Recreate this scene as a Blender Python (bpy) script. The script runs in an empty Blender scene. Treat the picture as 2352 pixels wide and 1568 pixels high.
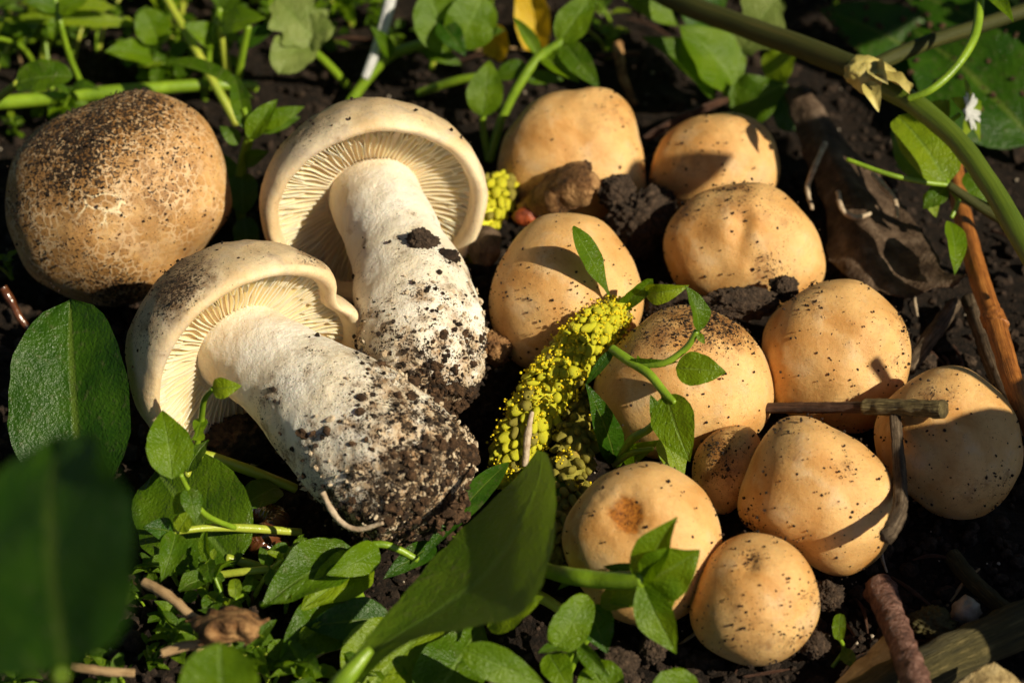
import bpy, bmesh, math, random
from mathutils import Vector, Matrix, Quaternion, noise
R = math.radians
random.seed(7)
sc = bpy.context.scene
S = 0.01                                   # everything below is written in centimetres

# ------------------------------------------------------------------ camera
PITCH, DIST, LENS = R(42), 62.0, 90.0
RIGHT = Vector((1, 0, 0))
TOW = Vector((0, -math.cos(PITCH), math.sin(PITCH)))      # from the scene towards the camera
UP = Vector((0, math.sin(PITCH), math.cos(PITCH)))
CAM = Vector((0, 0, 1.0)) + TOW * DIST
cd = bpy.data.cameras.new('camera'); cam = bpy.data.objects.new('camera', cd)
sc.collection.objects.link(cam); sc.camera = cam
cam.location = CAM * S
cam.rotation_euler = (math.pi / 2 - PITCH, 0, 0)
cd.lens, cd.sensor_width, cd.clip_start, cd.clip_end = LENS, 36, 0.01, 100
cd.dof.use_dof = True; cd.dof.focus_distance = 0.585; cd.dof.aperture_fstop = 13.0

# ------------------------------------------------------------------ world, sun, exposure
SUN = (RIGHT * .66 + UP * .20 + TOW * .72).normalized()
w = bpy.data.worlds.new('World'); sc.world = w; w.use_nodes = True
nt = w.node_tree; bg = nt.nodes['Background']
sk = nt.nodes.new('ShaderNodeTexSky'); sk.sky_type = 'NISHITA'; sk.sun_disc = False; sk.air_density = .5; sk.dust_density = .5
sk.sun_elevation = math.asin(SUN.z); sk.sun_rotation = math.atan2(SUN.x, SUN.y)
nt.links.new(sk.outputs[0], bg.inputs[0]); bg.inputs[1].default_value = 0.05
sl = bpy.data.lights.new('sun', 'SUN'); sl.energy = 5.0; sl.angle = R(.5); sl.color = (1, .90, .68)
so = bpy.data.objects.new('sun', sl); sc.collection.objects.link(so)
so.rotation_euler = SUN.to_track_quat('Z', 'Y').to_euler(); so.location = SUN * 2
sc.view_settings.view_transform = 'Standard'; sc.view_settings.look = 'None'
sc.view_settings.gamma = 1; sc.view_settings.exposure = 0.2
sc.render.engine = 'CYCLES'
sc.cycles.use_denoising = True
sc.cycles.max_bounces = 8; sc.cycles.transparent_max_bounces = 8
sc.cycles.sample_clamp_indirect = 6

# ------------------------------------------------------------------ helpers
KEY = {}                                    # depth (cm from the camera) of mushrooms that other things lie on

def ray(px, py):                            # photo pixel in a 2352 x 1568 frame -> direction of unit depth
    k = 36 / LENS / 2352
    return RIGHT * ((px - 1176) * k) - UP * ((py - 784) * k) - TOW

def P(p):
    """(px, py, height) or (px, py, thing it lies on, distance in front of that thing's middle)"""
    d = ray(p[0], p[1])
    if len(p) == 4:
        return CAM + d * (KEY[p[2]] - p[3])
    return CAM + d * ((CAM.z - p[2]) / -d.z)

def pxs(v):                                 # cm per pixel at a point
    return (CAM - v).dot(TOW) * 36 / LENS / 2352

def catmull(pts, n):
    out, m = [], len(pts)
    for i in range(n):
        t = i / (n - 1) * (m - 1); k = min(int(t), m - 2); f = t - k
        a, b, c, d = pts[max(k - 1, 0)], pts[k], pts[k + 1], pts[min(k + 2, m - 1)]
        out.append(.5 * ((2 * b) + (c - a) * f + (2 * a - 5 * b + 4 * c - d) * f * f + (3 * b - a - 3 * c + d) * f ** 3))
    return out

def nz(v, s=1.0, o=0.0):
    return noise.noise(Vector((v[0] * s + o, v[1] * s + o * 1.7, v[2] * s - o)))

def fbm(v, s, o=0.0):
    return nz(v, s, o) + .5 * nz(v, s * 2.1, o + 3) + .25 * nz(v, s * 4.3, o + 7)

ORG = {}

def empty(name, org, label, cat, group=None):
    o = bpy.data.objects.new(name, None); sc.collection.objects.link(o)
    o.empty_display_size = .005
    o.location = org * S; ORG[o] = org.copy()
    tag(o, label, cat, group); return o

def tag(o, label=None, cat=None, group=None, kind=None):
    if label: o['label'] = label
    if cat: o['category'] = cat
    if group: o['group'] = group
    if kind: o['kind'] = kind
    return o

def mk(name, geo, mat, parent=None, org=None, smooth=True):
    vs, fs = geo[0], geo[1]
    uv = geo[2] if len(geo) > 2 else None
    at = geo[3] if len(geo) > 3 else None
    if org is None:
        org = Vector((0, 0, 0))
        for v in vs: org += v
        org /= len(vs)
    me = bpy.data.meshes.new(name)
    me.from_pydata([((v - org) * S)[:] for v in vs], [], fs)
    if smooth: me.polygons.foreach_set('use_smooth', [True] * len(me.polygons))
    if uv:
        ul = me.uv_layers.new(name='UVMap')
        flat = []
        for l in me.loops: flat += uv[l.vertex_index]
        ul.data.foreach_set('uv', flat)
    if at:
        for k, vals in at.items():
            a = me.attributes.new(k, 'FLOAT', 'POINT'); a.data.foreach_set('value', vals)
    me.materials.append(mat)
    o = bpy.data.objects.new(name, me); sc.collection.objects.link(o)
    ORG[o] = org.copy()
    if parent:
        o.parent = parent; o.location = (org - ORG[parent]) * S
    else:
        o.location = org * S
    return o

def copy_tree(o, parent=None):
    c = o.copy(); sc.collection.objects.link(c); c.parent = parent
    for ch in o.children: copy_tree(ch, c)
    return c

def ico(sub):
    bm = bmesh.new(); bmesh.ops.create_icosphere(bm, subdivisions=sub, radius=1)
    r = ([v.co.copy() for v in bm.verts], [tuple(v.index for v in f.verts) for f in bm.faces]); bm.free(); return r
ICO = {k: ico(k) for k in (1, 2, 3, 4, 5)}

def lump(c, r, sq=(1, 1, 1), sub=3, rough=.35, seed=0, q=None, fr=1.3):
    vs = []
    for v in ICO[sub][0]:
        k = 1 + rough * fbm(v, fr, seed) + (rough * .5 * nz(v, 5.5, seed + 9) if sub > 2 else 0) + (rough * (.45 * nz(v, 10, seed + 9) + .4 * nz(v, 19, seed + 2)) if sub > 3 else 0)
        p = Vector((v.x * sq[0], v.y * sq[1], v.z * sq[2])) * (r * k)
        vs.append(c + (q @ p if q else p))
    return vs, ICO[sub][1]

def join(parts):
    vs, fs = [], []
    for g in parts:
        n = len(vs); vs += g[0]; fs += [tuple(i + n for i in f) for f in g[1]]
    return vs, fs

def tube(pts, rad, seg=10, n=None, rough=0.0, seed=0, fr=3.0, ridge=0, ridge_amp=0.0, taper=True):
    n = n or max(8, len(pts) * 5)
    c = catmull(pts, n)
    m = len(rad)
    rr = []
    for i in range(n):
        t = i / (n - 1) * (m - 1); k = min(int(t), m - 2) if m > 1 else 0; f = t - k
        rr.append(rad[k] * (1 - f) + rad[min(k + 1, m - 1)] * f)
    vs, fs, uv = [], [], []
    ref = None
    for i in range(n):
        d = (c[min(i + 1, n - 1)] - c[max(i - 1, 0)]).normalized()
        if ref is None: ref = d.orthogonal().normalized()
        ref = (ref - d * ref.dot(d)).normalized(); b = d.cross(ref)
        for j in range(seg):
            a = 2 * math.pi * j / seg
            dirv = ref * math.cos(a) + b * math.sin(a)
            k = 1 + ridge_amp * math.cos(ridge * a)
            p = c[i] + dirv * rr[i] * k
            if rough: p += dirv * rr[i] * rough * fbm(p, fr, seed)
            vs.append(p); uv.append((i / (n - 1), j / seg))
    for i in range(n - 1):
        for j in range(seg):
            fs.append((i * seg + j, i * seg + (j + 1) % seg, (i + 1) * seg + (j + 1) % seg, (i + 1) * seg + j))
    for e, i in ((-1, 0), (1, n - 1)):
        d = (c[min(i + 1, n - 1)] - c[max(i - 1, 0)]).normalized()
        vs.append(c[i] + d * e * rr[i] * (.35 if taper else .02)); uv.append((i / (n - 1), .5))
        k = len(vs) - 1
        for j in range(seg):
            a, b = i * seg + j, i * seg + (j + 1) % seg
            fs.append((k, b, a) if e < 0 else (k, a, b))
    return vs, fs, uv

# ------------------------------------------------------------------ materials
class NT:
    def __init__(s, name):
        s.m = bpy.data.materials.new(name); s.m.use_nodes = True
        s.t = s.m.node_tree; s.b = s.t.nodes['Principled BSDF']; s.out = s.t.nodes['Material Output']
    def n(s, typ, ins=None, **pr):
        x = s.t.nodes.new('ShaderNode' + typ)
        for k, v in pr.items(): setattr(x, k, v)
        for k, v in (ins or {}).items(): s.set(x.inputs[k], v)
        return x
    def set(s, sock, v):
        if isinstance(v, bpy.types.NodeSocket): s.t.links.new(v, sock)
        else:
            if isinstance(v, tuple) and len(v) == 3 and sock.type == 'RGBA': v = v + (1,)
            sock.default_value = v
    def co(s): return s.n('TexCoord').outputs['Object']
    def noise(s, sc_, det=4, rough=.55, vec=None, dist=0.0):
        x = s.n('TexNoise', {'Scale': sc_, 'Detail': det, 'Roughness': rough, 'Distortion': dist})
        s.set(x.inputs['Vector'], vec or s.co()); return x.outputs['Fac']
    def ramp(s, f, stops):
        x = s.n('ValToRGB', {'Fac': f}); e = x.color_ramp.elements
        while len(e) > 1: e.remove(e[0])
        e[0].position = stops[0][0]; e[0].color = stops[0][1] + (1,) if isinstance(stops[0][1], tuple) else (stops[0][1],) * 3 + (1,)
        for p, c in stops[1:]:
            q = e.new(p); q.color = c + (1,) if isinstance(c, tuple) else (c,) * 3 + (1,)
        return x.outputs['Color']
    def mix(s, f, a, b, mode='MIX'):
        x = s.n('Mix', data_type='RGBA', blend_type=mode)
        s.set(x.inputs[0], f); s.set(x.inputs[6], a); s.set(x.inputs[7], b); return x.outputs[2]
    def math(s, op, a, b=0.0, c=None):
        x = s.n('Math', operation=op); s.set(x.inputs[0], a); s.set(x.inputs[1], b)
        if c is not None: s.set(x.inputs[2], c)
        return x.outputs[0]
    def step(s, v, lo, hi):
        x = s.n('MapRange', {'Value': v}, interpolation_type='SMOOTHSTEP')
        s.set(x.inputs['From Min'], lo); s.set(x.inputs['From Max'], hi); return x.outputs[0]
    def attr(s, name): return s.n('Attribute', attribute_name=name).outputs['Fac']
    def bump(s, h, st=.3, dist=.0005, nrm=None):
        x = s.n('Bump', {'Height': h, 'Strength': st, 'Distance': dist})
        if nrm: s.set(x.inputs['Normal'], nrm)
        return x.outputs[0]
    def fin(s, col, rough=.6, bump=None, spec=.4, sss=0, rad=(1, .5, .2), sscale=.002, **kw):
        b = s.b; s.set(b.inputs['Base Color'], col); s.set(b.inputs['Roughness'], rough)
        b.inputs['Specular IOR Level'].default_value = spec
        if bump: s.set(b.inputs['Normal'], bump)
        if sss:
            b.inputs['Subsurface Weight'].default_value = sss
            b.inputs['Subsurface Radius'].default_value = rad
            b.inputs['Subsurface Scale'].default_value = sscale
        for k, v in kw.items(): s.set(b.inputs[k.replace('_', ' ')], v)
        return s.m

def cap_mat(name, tan, cream, brown, crack=False, speck=0.0, pale=None):
    m = NT(name)
    n1 = m.noise(55, 4, .55, dist=.4); n2 = m.noise(230, 5, .6); n3 = m.noise(1250, 3, .6); n4 = m.noise(2900, 2, .5)
    d = m.attr('dirt')
    col = m.ramp(n1, [(.34, tan), (.5, tuple(.4 * a + .6 * b for a, b in zip(tan, cream))), (.62, cream)])
    col = m.mix(m.step(n2, .55, .75), col, tuple(c * 1.12 for c in cream))
    grey = m.mix(m.step(m.noise(120, 3), .52, .72), col, pale or (.70, .47, .24)); col = grey
    ap = m.attr('apex')
    col = m.mix(m.math('MULTIPLY', m.step(m.math('ADD', ap, m.math('MULTIPLY', n1, .7)), .45, 1.0), .85), col, m.mix(m.step(n2, .4, .6), (.50, .29, .115), (.60, .42, .25)))
    stain = m.math('MULTIPLY', m.step(m.math('ADD', n2, m.math('MULTIPLY', d, .38)), .58, .92), .9)
    col = m.mix(stain, col, brown)
    if crack:
        vo = m.n('TexVoronoi', {'Scale': 420}, feature='DISTANCE_TO_EDGE')
        wv = m.n('VectorMath', operation='ADD'); m.set(wv.inputs[0], m.co())
        nn = m.n('TexNoise', {'Scale': 260, 'Detail': 3}); m.set(nn.inputs['Vector'], m.co())
        sv = m.n('VectorMath', operation='SCALE'); m.set(sv.inputs[0], nn.outputs['Color']); sv.inputs['Scale'].default_value = .004
        m.set(wv.inputs[1], sv.outputs[0]); m.set(vo.inputs['Vector'], wv.outputs[0])
        vb = m.n('TexVoronoi', {'Scale': 120}, feature='DISTANCE_TO_EDGE'); m.set(vb.inputs['Vector'], wv.outputs[0])
        br = m.step(m.math('ADD', m.noise(90, 5, .65), m.math('MULTIPLY', d, .34)), .40, .78)
        col = m.mix(m.math('MULTIPLY', br, .75), col, m.ramp(n3, [(.3, (.20, .090, .022)), (.7, (.46, .22, .060))]))
        cr = m.math('MULTIPLY', m.math('SUBTRACT', 1, m.step(vo.outputs['Distance'], .03, .15)), br)
        cr = m.math('MULTIPLY', cr, m.step(m.noise(160, 3), .34, .54))
        col = m.mix(m.math('MULTIPLY', cr, .8), col, (.74, .52, .30))
        big = m.math('MULTIPLY', m.math('SUBTRACT', 1, m.step(vb.outputs['Distance'], .01, .05)), m.step(m.attr('crack'), .3, .7))
        col = m.mix(big, col, (.88, .70, .44))
        gr = m.step(m.math('ADD', n3, m.math('MULTIPLY', d, .26)), .70, .80)
        col = m.mix(m.math('MULTIPLY', gr, .75), col, m.ramp(n2, [(.4, (.030, .018, .010)), (.6, (.13, .060, .022))]))
    col = m.mix(m.math('MULTIPLY', m.step(m.noise(2300, 4, .75), .52, .72), .30), col, m.mix(.5, col, brown))      # fine brownish grain
    wr = m.noise(140, 6, .7, dist=1.2)
    col = m.mix(m.math('MULTIPLY', m.step(m.math('ABSOLUTE', m.math('SUBTRACT', wr, .5)), .03, .0), .35), col, m.mix(.45, col, brown))
    col = m.mix(m.math('MULTIPLY', m.attr('wound'), 1.0), col, m.ramp(n3, [(.35, (.16, .05, .008)), (.6, (.48, .17, .02))]))
    th = m.math('SUBTRACT', .745 - speck, m.math('MULTIPLY', d, .26))
    sp = m.step(n3, th, m.math('ADD', th, .025))
    sp2 = m.step(n4, m.math('SUBTRACT', .735 - speck, m.math('MULTIPLY', d, .18)), m.math('SUBTRACT', .765 - speck, m.math('MULTIPLY', d, .18)))
    dark = m.math('MAXIMUM', sp, sp2)
    col = m.mix(m.math('MULTIPLY', dark, .93), col, m.ramp(n1, [(.4, (.016, .010, .006)), (.65, (.05, .026, .012))]))
    mps = m.math('ADD', m.math('MULTIPLY', n2, .5), m.math('ADD', m.math('MULTIPLY', n3, .16), m.math('MULTIPLY', dark, .35)))
    fine = m.noise(3600, 3, .7)
    bp = m.bump(m.math('ADD', mps, m.math('MULTIPLY', fine, .16)), .65, .0010)
    return m.fin(col, m.math('SUBTRACT', .62, m.math('MULTIPLY', n2, .2)), bp, .35, sss=.18, rad=(1, .45, .16), sscale=.0022)

def stem_mat(name):
    m = NT(name)
    n1 = m.noise(90, 4); n2 = m.noise(620, 6, .68); n3 = m.noise(2000, 3, .6); nb = m.noise(240, 5, .65); d = m.attr('dirt')
    col = m.ramp(n1, [(.3, (.78, .66, .48)), (.55, (.86, .79, .67)), (.75, (.90, .85, .76))])
    st = m.step(m.math('ADD', nb, m.math('MULTIPLY', d, .46)), .64, 1.0)
    col = m.mix(m.math('MULTIPLY', st, .92), col, m.ramp(n1, [(.35, (.15, .070, .022)), (.7, (.34, .19, .075))]))
    pp = m.math('MULTIPLY', m.step(m.noise(330, 7, .72, dist=.5), .50, .58), m.step(d, .35, .8))
    col = m.mix(m.math('MULTIPLY', pp, .85), col, m.ramp(n2, [(.35, (.36, .20, .09)), (.65, (.80, .67, .48))]))
    d = m.math('SUBTRACT', d, m.math('MULTIPLY', pp, .55))
    th = m.math('SUBTRACT', .74, m.math('MULTIPLY', d, .30))
    sp = m.step(n3, th, m.math('ADD', th, .03))
    th2 = m.math('SUBTRACT', .80, m.math('MULTIPLY', d, .33))
    so_ = m.step(n2, th2, m.math('ADD', th2, .05))
    dk = m.math('MAXIMUM', sp, so_)
    col = m.mix(m.math('MULTIPLY', dk, .95), col, m.ramp(n3, [(.3, (.010, .007, .004)), (.7, (.05, .028, .014))]))
    bp = m.bump(m.math('ADD', m.math('ADD', n2, m.math('MULTIPLY', n3, .3)), m.math('MULTIPLY', dk, .6)), .6, .0012)
    return m.fin(col, .7, bp, .25, sss=.2, rad=(1, .6, .3), sscale=.0022)

def leaf_mat(name, a, b, trans, mix=.42, rough=.38, dusty=0.0, rib=(.22, .34, .06), rib_w=.5):
    m = NT(name)
    uv = m.n('TexCoord').outputs['UV']
    n1 = m.noise(130, 4); n2 = m.noise(1500, 2, .6); n3 = m.noise(500, 4)
    sep = m.n('SeparateXYZ', {0: uv})
    dv = m.math('ABSOLUTE', m.math('SUBTRACT', sep.outputs[1], .5))
    col = m.mix(m.step(n1, .3, .7), a, b)
    ribf = m.math('MULTIPLY', m.math('SUBTRACT', 1, m.step(dv, .012, .045)), rib_w)
    col = m.mix(ribf, col, rib)
    wv = m.n('TexWave', {'Scale': 1.7, 'Distortion': 2.5, 'Detail': 2}, wave_type='BANDS')
    vv = m.n('CombineXYZ', {0: m.math('SUBTRACT', m.math('MULTIPLY', sep.outputs[0], 1.3), m.math('MULTIPLY', dv, 1.2))})
    m.set(wv.inputs['Vector'], vv.outputs[0])
    vein = m.step(wv.outputs['Fac'], .86, .98)
    col = m.mix(m.math('MULTIPLY', vein, .07 * rib_w), col, rib)
    if dusty:
        col = m.mix(m.math('MULTIPLY', m.step(n3, .56, .72), dusty), col, (.16, .12, .075))
        col = m.mix(m.math('MULTIPLY', m.step(n2, .70, .74), dusty), col, (.05, .03, .015))
    hb = m.math('ADD', m.math('MULTIPLY', n3, .6), m.math('ADD', m.math('MULTIPLY', n2, .5), m.math('ADD', m.math('MULTIPLY', vein, -.05), m.math('MULTIPLY', ribf, -.4))))
    bp = m.bump(hb, .85, .0008)
    m.fin(col, m.math('SUBTRACT', rough, m.math('MULTIPLY', n2, .12)), bp, .34)
    tr = m.n('BsdfTranslucent'); m.set(tr.inputs[0], m.mix(m.step(n1, .3, .7), trans, tuple(t * .75 for t in trans))); m.set(tr.inputs[1], bp)
    ms = m.n('MixShader'); ms.inputs[0].default_value = mix
    m.t.links.new(m.b.outputs[0], ms.inputs[1]); m.t.links.new(tr.outputs[0], ms.inputs[2])
    m.t.links.new(ms.outputs[0], m.out.inputs[0]); return m.m

def plain_mat(name, stops, scale=200, rough=.75, bump=.5, bscale=900, spec=.3, bd=.0008, stretch=None, sss=0, coat=0):
    m = NT(name)
    vec = None
    if stretch:
        uv = m.n('TexCoord').outputs['UV']
        mp = m.n('Mapping', {'Vector': uv, 'Scale': stretch}); vec = mp.outputs[0]
        n1 = m.noise(1.0, 5, .6, vec); n2 = m.noise(2.7, 4, .6, vec)
        n1 = m.math('ADD', m.math('MULTIPLY', n1, .75), m.math('MULTIPLY', m.noise(scale, 4), .25))
    else:
        n1 = m.noise(scale, 5, .6); n2 = m.noise(bscale, 4, .65)
    k = {'Coat_Weight': coat, 'Coat_Roughness': .12} if coat else {}
    return m.fin(m.ramp(n1, stops), rough, m.bump(n2, bump, bd), spec, sss=sss, sscale=.001, **k)

CAPT = cap_mat('cap_tan', (.54, .255, .065), (.77, .48, .195), (.28, .115, .028))
CAPW = cap_mat('cap_pale', (.70, .50, .27), (.86, .71, .48), (.27, .15, .065), pale=(.66, .53, .38))
CAPB = cap_mat('cap_brown', (.58, .30, .10), (.76, .47, .20), (.24, .115, .036), crack=True, speck=.01, pale=(.68, .44, .23))
STEM = stem_mat('stem_white')
mg = NT('gill_cream')
GILL = mg.fin(mg.ramp(mg.noise(150, 3), [(.3, (.86, .66, .36)), (.7, (.93, .79, .52))]), .6, mg.bump(mg.noise(1500, 2), .2, .0003), .25, sss=.6, rad=(1, .6, .3), sscale=.003)
SOIL = plain_mat('soil', [(.30, (.010, .006, .004)), (.5, (.034, .020, .012)), (.66, (.075, .044, .028)), (.8, (.13, .085, .058))], 700, .85, .9, 2600, .35, .0012)
SOILG = plain_mat('soil_ground', [(.32, (.006, .004, .003)), (.55, (.022, .013, .008)), (.75, (.055, .033, .022))], 500, .9, 1.0, 1500, .25, .0022)
CLOD = plain_mat('soil_clod', [(.30, (.020, .011, .006)), (.52, (.070, .042, .025)), (.75, (.165, .105, .066))], 900, .8, 1.0, 2000, .4, .0012)
MUD = plain_mat('mud', [(.30, (.018, .009, .004)), (.48, (.075, .038, .017)), (.62, (.16, .085, .042)), (.78, (.34, .22, .13))], 600, .85, .9, 2600, .35, .0012)
SHRED = plain_mat('shred', [(.3, (.30, .20, .11)), (.7, (.72, .60, .44))], 300, .7, .4, 1200)
GRIT = plain_mat('grit', [(.3, (.22, .17, .12)), (.7, (.50, .42, .33))], 300, .4, .3, 900, .5)
BARK = plain_mat('bark_chip', [(.32, (.040, .020, .009)), (.46, (.20, .090, .028)), (.62, (.42, .23, .09))], 220, .7, .9, 900, .4, .0015)
REDC = plain_mat('red_chip', [(.35, (.10, .018, .008)), (.65, (.38, .075, .018))], 260, .4, .6, 800, .5)
TWB = plain_mat('twig_brown', [(.3, (.022, .009, .005)), (.52, (.095, .040, .022)), (.72, (.26, .14, .08))], 500, .55, .8, 1, .4, .0009, (3, 24, 1))
TWY = plain_mat('twig_olive', [(.34, (.018, .012, .006)), (.5, (.15, .105, .035)), (.68, (.46, .37, .16))], 500, .6, .9, 1, .4, .0009, (4, 30, 1))
TWO = plain_mat('twig_orange', [(.34, (.085, .026, .005)), (.5, (.30, .100, .016)), (.70, (.55, .22, .045))], 350, .45, .6, 1, .5, .0008, (3, 22, 1))
TWG = plain_mat('twig_grey', [(.34, (.028, .018, .011)), (.52, (.13, .088, .054)), (.72, (.36, .27, .18))], 500, .75, .9, 1, .3, .0009, (4, 24, 1))
TWR = plain_mat('twig_red', [(.34, (.045, .018, .012)), (.5, (.17, .072, .046)), (.68, (.36, .20, .15))], 700, .5, 1.0, 1, .45, .0018, (26, 6, 1))
LOG = plain_mat('log_bark', [(.3, (.020, .018, .006)), (.55, (.085, .068, .020)), (.78, (.36, .27, .11))], 260, .7, .9, 1, .35, .0016, (5, 26, 1))
STRAW = plain_mat('straw', [(.3, (.22, .12, .045)), (.7, (.55, .38, .20))], 400, .7, .6, 1, .3, .0006, (3, 14, 1))
ROOT = plain_mat('rootlet', [(.3, (.30, .20, .12)), (.7, (.62, .50, .36))], 500, .6, .4, 900, .35)
DEAD = plain_mat('dead_leaf', [(.32, (.030, .016, .008)), (.52, (.095, .058, .034)), (.74, (.23, .160, .11))], 180, .75, .9, 900, .3, .0012)
PALEL = plain_mat('pale_dry', [(.3, (.16, .10, .035)), (.5, (.42, .30, .13)), (.7, (.62, .48, .25))], 160, .65, .8, 700, .35, .001)
WORM = plain_mat('worm', [(.3, (.060, .016, .006)), (.7, (.16, .055, .020))], 150, .22, .25, 700, .6, .0005, coat=.6)
STEMG = plain_mat('stem_green', [(.3, (.12, .21, .010)), (.7, (.25, .38, .022))], 160, .35, .3, 900, .5, .0005, sss=.2)
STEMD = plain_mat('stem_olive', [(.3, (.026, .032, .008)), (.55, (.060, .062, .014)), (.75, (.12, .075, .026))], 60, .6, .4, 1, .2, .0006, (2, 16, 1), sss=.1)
STEMO = plain_mat('stem_mid_olive', [(.3, (.048, .080, .006)), (.7, (.115, .160, .012))], 90, .4, .4, 1, .45, .0006, (2, 16, 1), sss=.1)  # mid olive green, the stem's own colour
STEMY = plain_mat('stem_yellow', [(.3, (.26, .34, .028)), (.7, (.48, .50, .07))], 120, .3, .3, 900, .5, .0005, sss=.2)
SILV = plain_mat('silver_stalk', [(.3, (.75, .75, .74)), (.7, (.92, .92, .92))], 900, .16, 1.0, 1600, .9, .0012, coat=.8)
NODE = plain_mat('papery_node', [(.3, (.30, .24, .05)), (.6, (.58, .48, .16)), (.8, (.78, .68, .38))], 110, .5, .5, 700, .4, sss=.2)
LEAF = [leaf_mat('leaf_bright', (.100, .190, .004), (.155, .255, .005), (.28, .46, .003), .42, .40),
        leaf_mat('leaf_mid', (.056, .125, .004), (.098, .180, .005), (.175, .33, .003), .40, .38, .25),
        leaf_mat('leaf_dark', (.022, .072, .004), (.045, .115, .005), (.065, .19, .004), .34, .36, .3, rib=(.16, .22, .03)),
        leaf_mat('leaf_yellow', (.16, .25, .006), (.24, .33, .010), (.38, .50, .008), .40, .40),
        leaf_mat('leaf_pale', (.20, .27, .055), (.28, .34, .09), (.28, .38, .03), .35, .45, .2, rib_w=.3),
        leaf_mat('leaf_downy', (.080, .150, .006), (.130, .205, .010), (.24, .40, .004), .46, .45, .45)]
PETY = leaf_mat('petal_yellow', (.70, .42, .01), (.80, .55, .02), (.75, .45, .01), .35, .4, rib=(.6, .4, .02))
PETW = leaf_mat('petal_white', (.80, .80, .78), (.85, .85, .83), (.7, .7, .66), .4, .4, rib=(.8, .8, .75))
FLOR = plain_mat('floret', [(.3, (.30, .31, .010)), (.48, (.54, .52, .016)), (.66, (.70, .64, .04)), (.84, (.45, .20, .03))], 210, .55, .5, 1100, .35, .0006, sss=.2)
FLOD = plain_mat('floret_old', [(.3, (.10, .10, .015)), (.55, (.30, .26, .035)), (.75, (.42, .22, .05))], 260, .6, .5, 1100, .35, .0006)
POLL = plain_mat('pollen', [(.3, (.70, .50, .01)), (.7, (.88, .70, .02))], 700, .8, .5, 1900, .2, .0005)
FUZZ = plain_mat('white_fuzz', [(.3, (.55, .55, .45)), (.7, (.75, .75, .65))], 400, .8, .5, 1500, .3)

# ------------------------------------------------------------------ ground
def gh(x, y):
    v = Vector((x, y, 0))
    h = .30 * nz(v, .28, 3) + .22 * nz(v, .8, 11) + .10 * nz(v, 2.1, 5)
    d = math.hypot(x, y)
    return h * min(1, 40 / max(d, 40)) - .15

def ground():
    n = 260
    ax = []
    for i in range(n + 1):
        t = (i / n - .5) * 2
        ax.append(17 * t + 560 * t ** 9)
    vs, fs = [], []
    for j in range(n + 1):
        for i in range(n + 1):
            x, y = ax[i], ax[j] * 1.25
            h = gh(x, y)
            if abs(x) < 20 and abs(y) < 24:
                v = Vector((x, y, 0)); h += .09 * nz(v, 4.5, 2) + .06 * nz(v, 9, 8)
            vs.append(Vector((x, y, h)))
    for j in range(n):
        for i in range(n):
            a = j * (n + 1) + i; fs.append((a, a + 1, a + n + 2, a + n + 1))
    o = mk('ground', (vs, fs), SOILG, org=Vector((0, 0, 0)))
    tag(o, 'dark crumbly garden soil under the mushrooms', 'soil', kind='structure')
ground()

def rq(rnd=random):
    return Quaternion((rnd.gauss(0, 1), rnd.gauss(0, 1), rnd.gauss(0, 1), rnd.gauss(0, 1))).normalized()

def gpt(px, py, up=0.0):                     # the point of the soil that a pixel looks at
    p = P((px, py, 0))
    for _ in range(3): p = P((px, py, gh(p.x, p.y)))
    return p + Vector((0, 0, up))

def crumbs():
    vs, fs = [], []
    rnd = random.Random(3)
    for i in range(11000):
        p = gpt(rnd.uniform(-150, 2500), rnd.uniform(-150, 1680))
        r = .04 + .11 * rnd.random() ** 2.5
        if i < 1500: r = .10 + .16 * rnd.random() ** 2
        g = lump(p + Vector((0, 0, r * rnd.uniform(-.1, .7))), r, (1, rnd.uniform(.7, 1.2), rnd.uniform(.6, 1)), 2 if r > .12 else 1, .45, i * .37, rq(rnd))
        n = len(vs); vs += g[0]; fs += [tuple(k + n for k in f) for f in g[1]]
    tag(mk('soil_crumbs', (vs, fs), SOIL, org=Vector((0, 0, 0)), smooth=False), 'loose dark soil crumbs covering the ground', 'soil', kind='stuff')
    vs, fs = [], []
    for i in range(420):
        p = gpt(rnd.uniform(-100, 2450), rnd.uniform(-100, 1650))
        r = .025 + .05 * rnd.random() ** 2
        g = lump(p + Vector((0, 0, r + .06)), r, (1, 1, .8), 1, .4, i * .7, rq(rnd))
        n = len(vs); vs += g[0]; fs += [tuple(k + n for k in f) for f in g[1]]
    tag(mk('sand_grains', (vs, fs), GRIT, org=Vector((0, 0, 0)), smooth=False), 'pale sand grains sprinkled through the soil', 'sand', kind='stuff')
crumbs()

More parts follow.
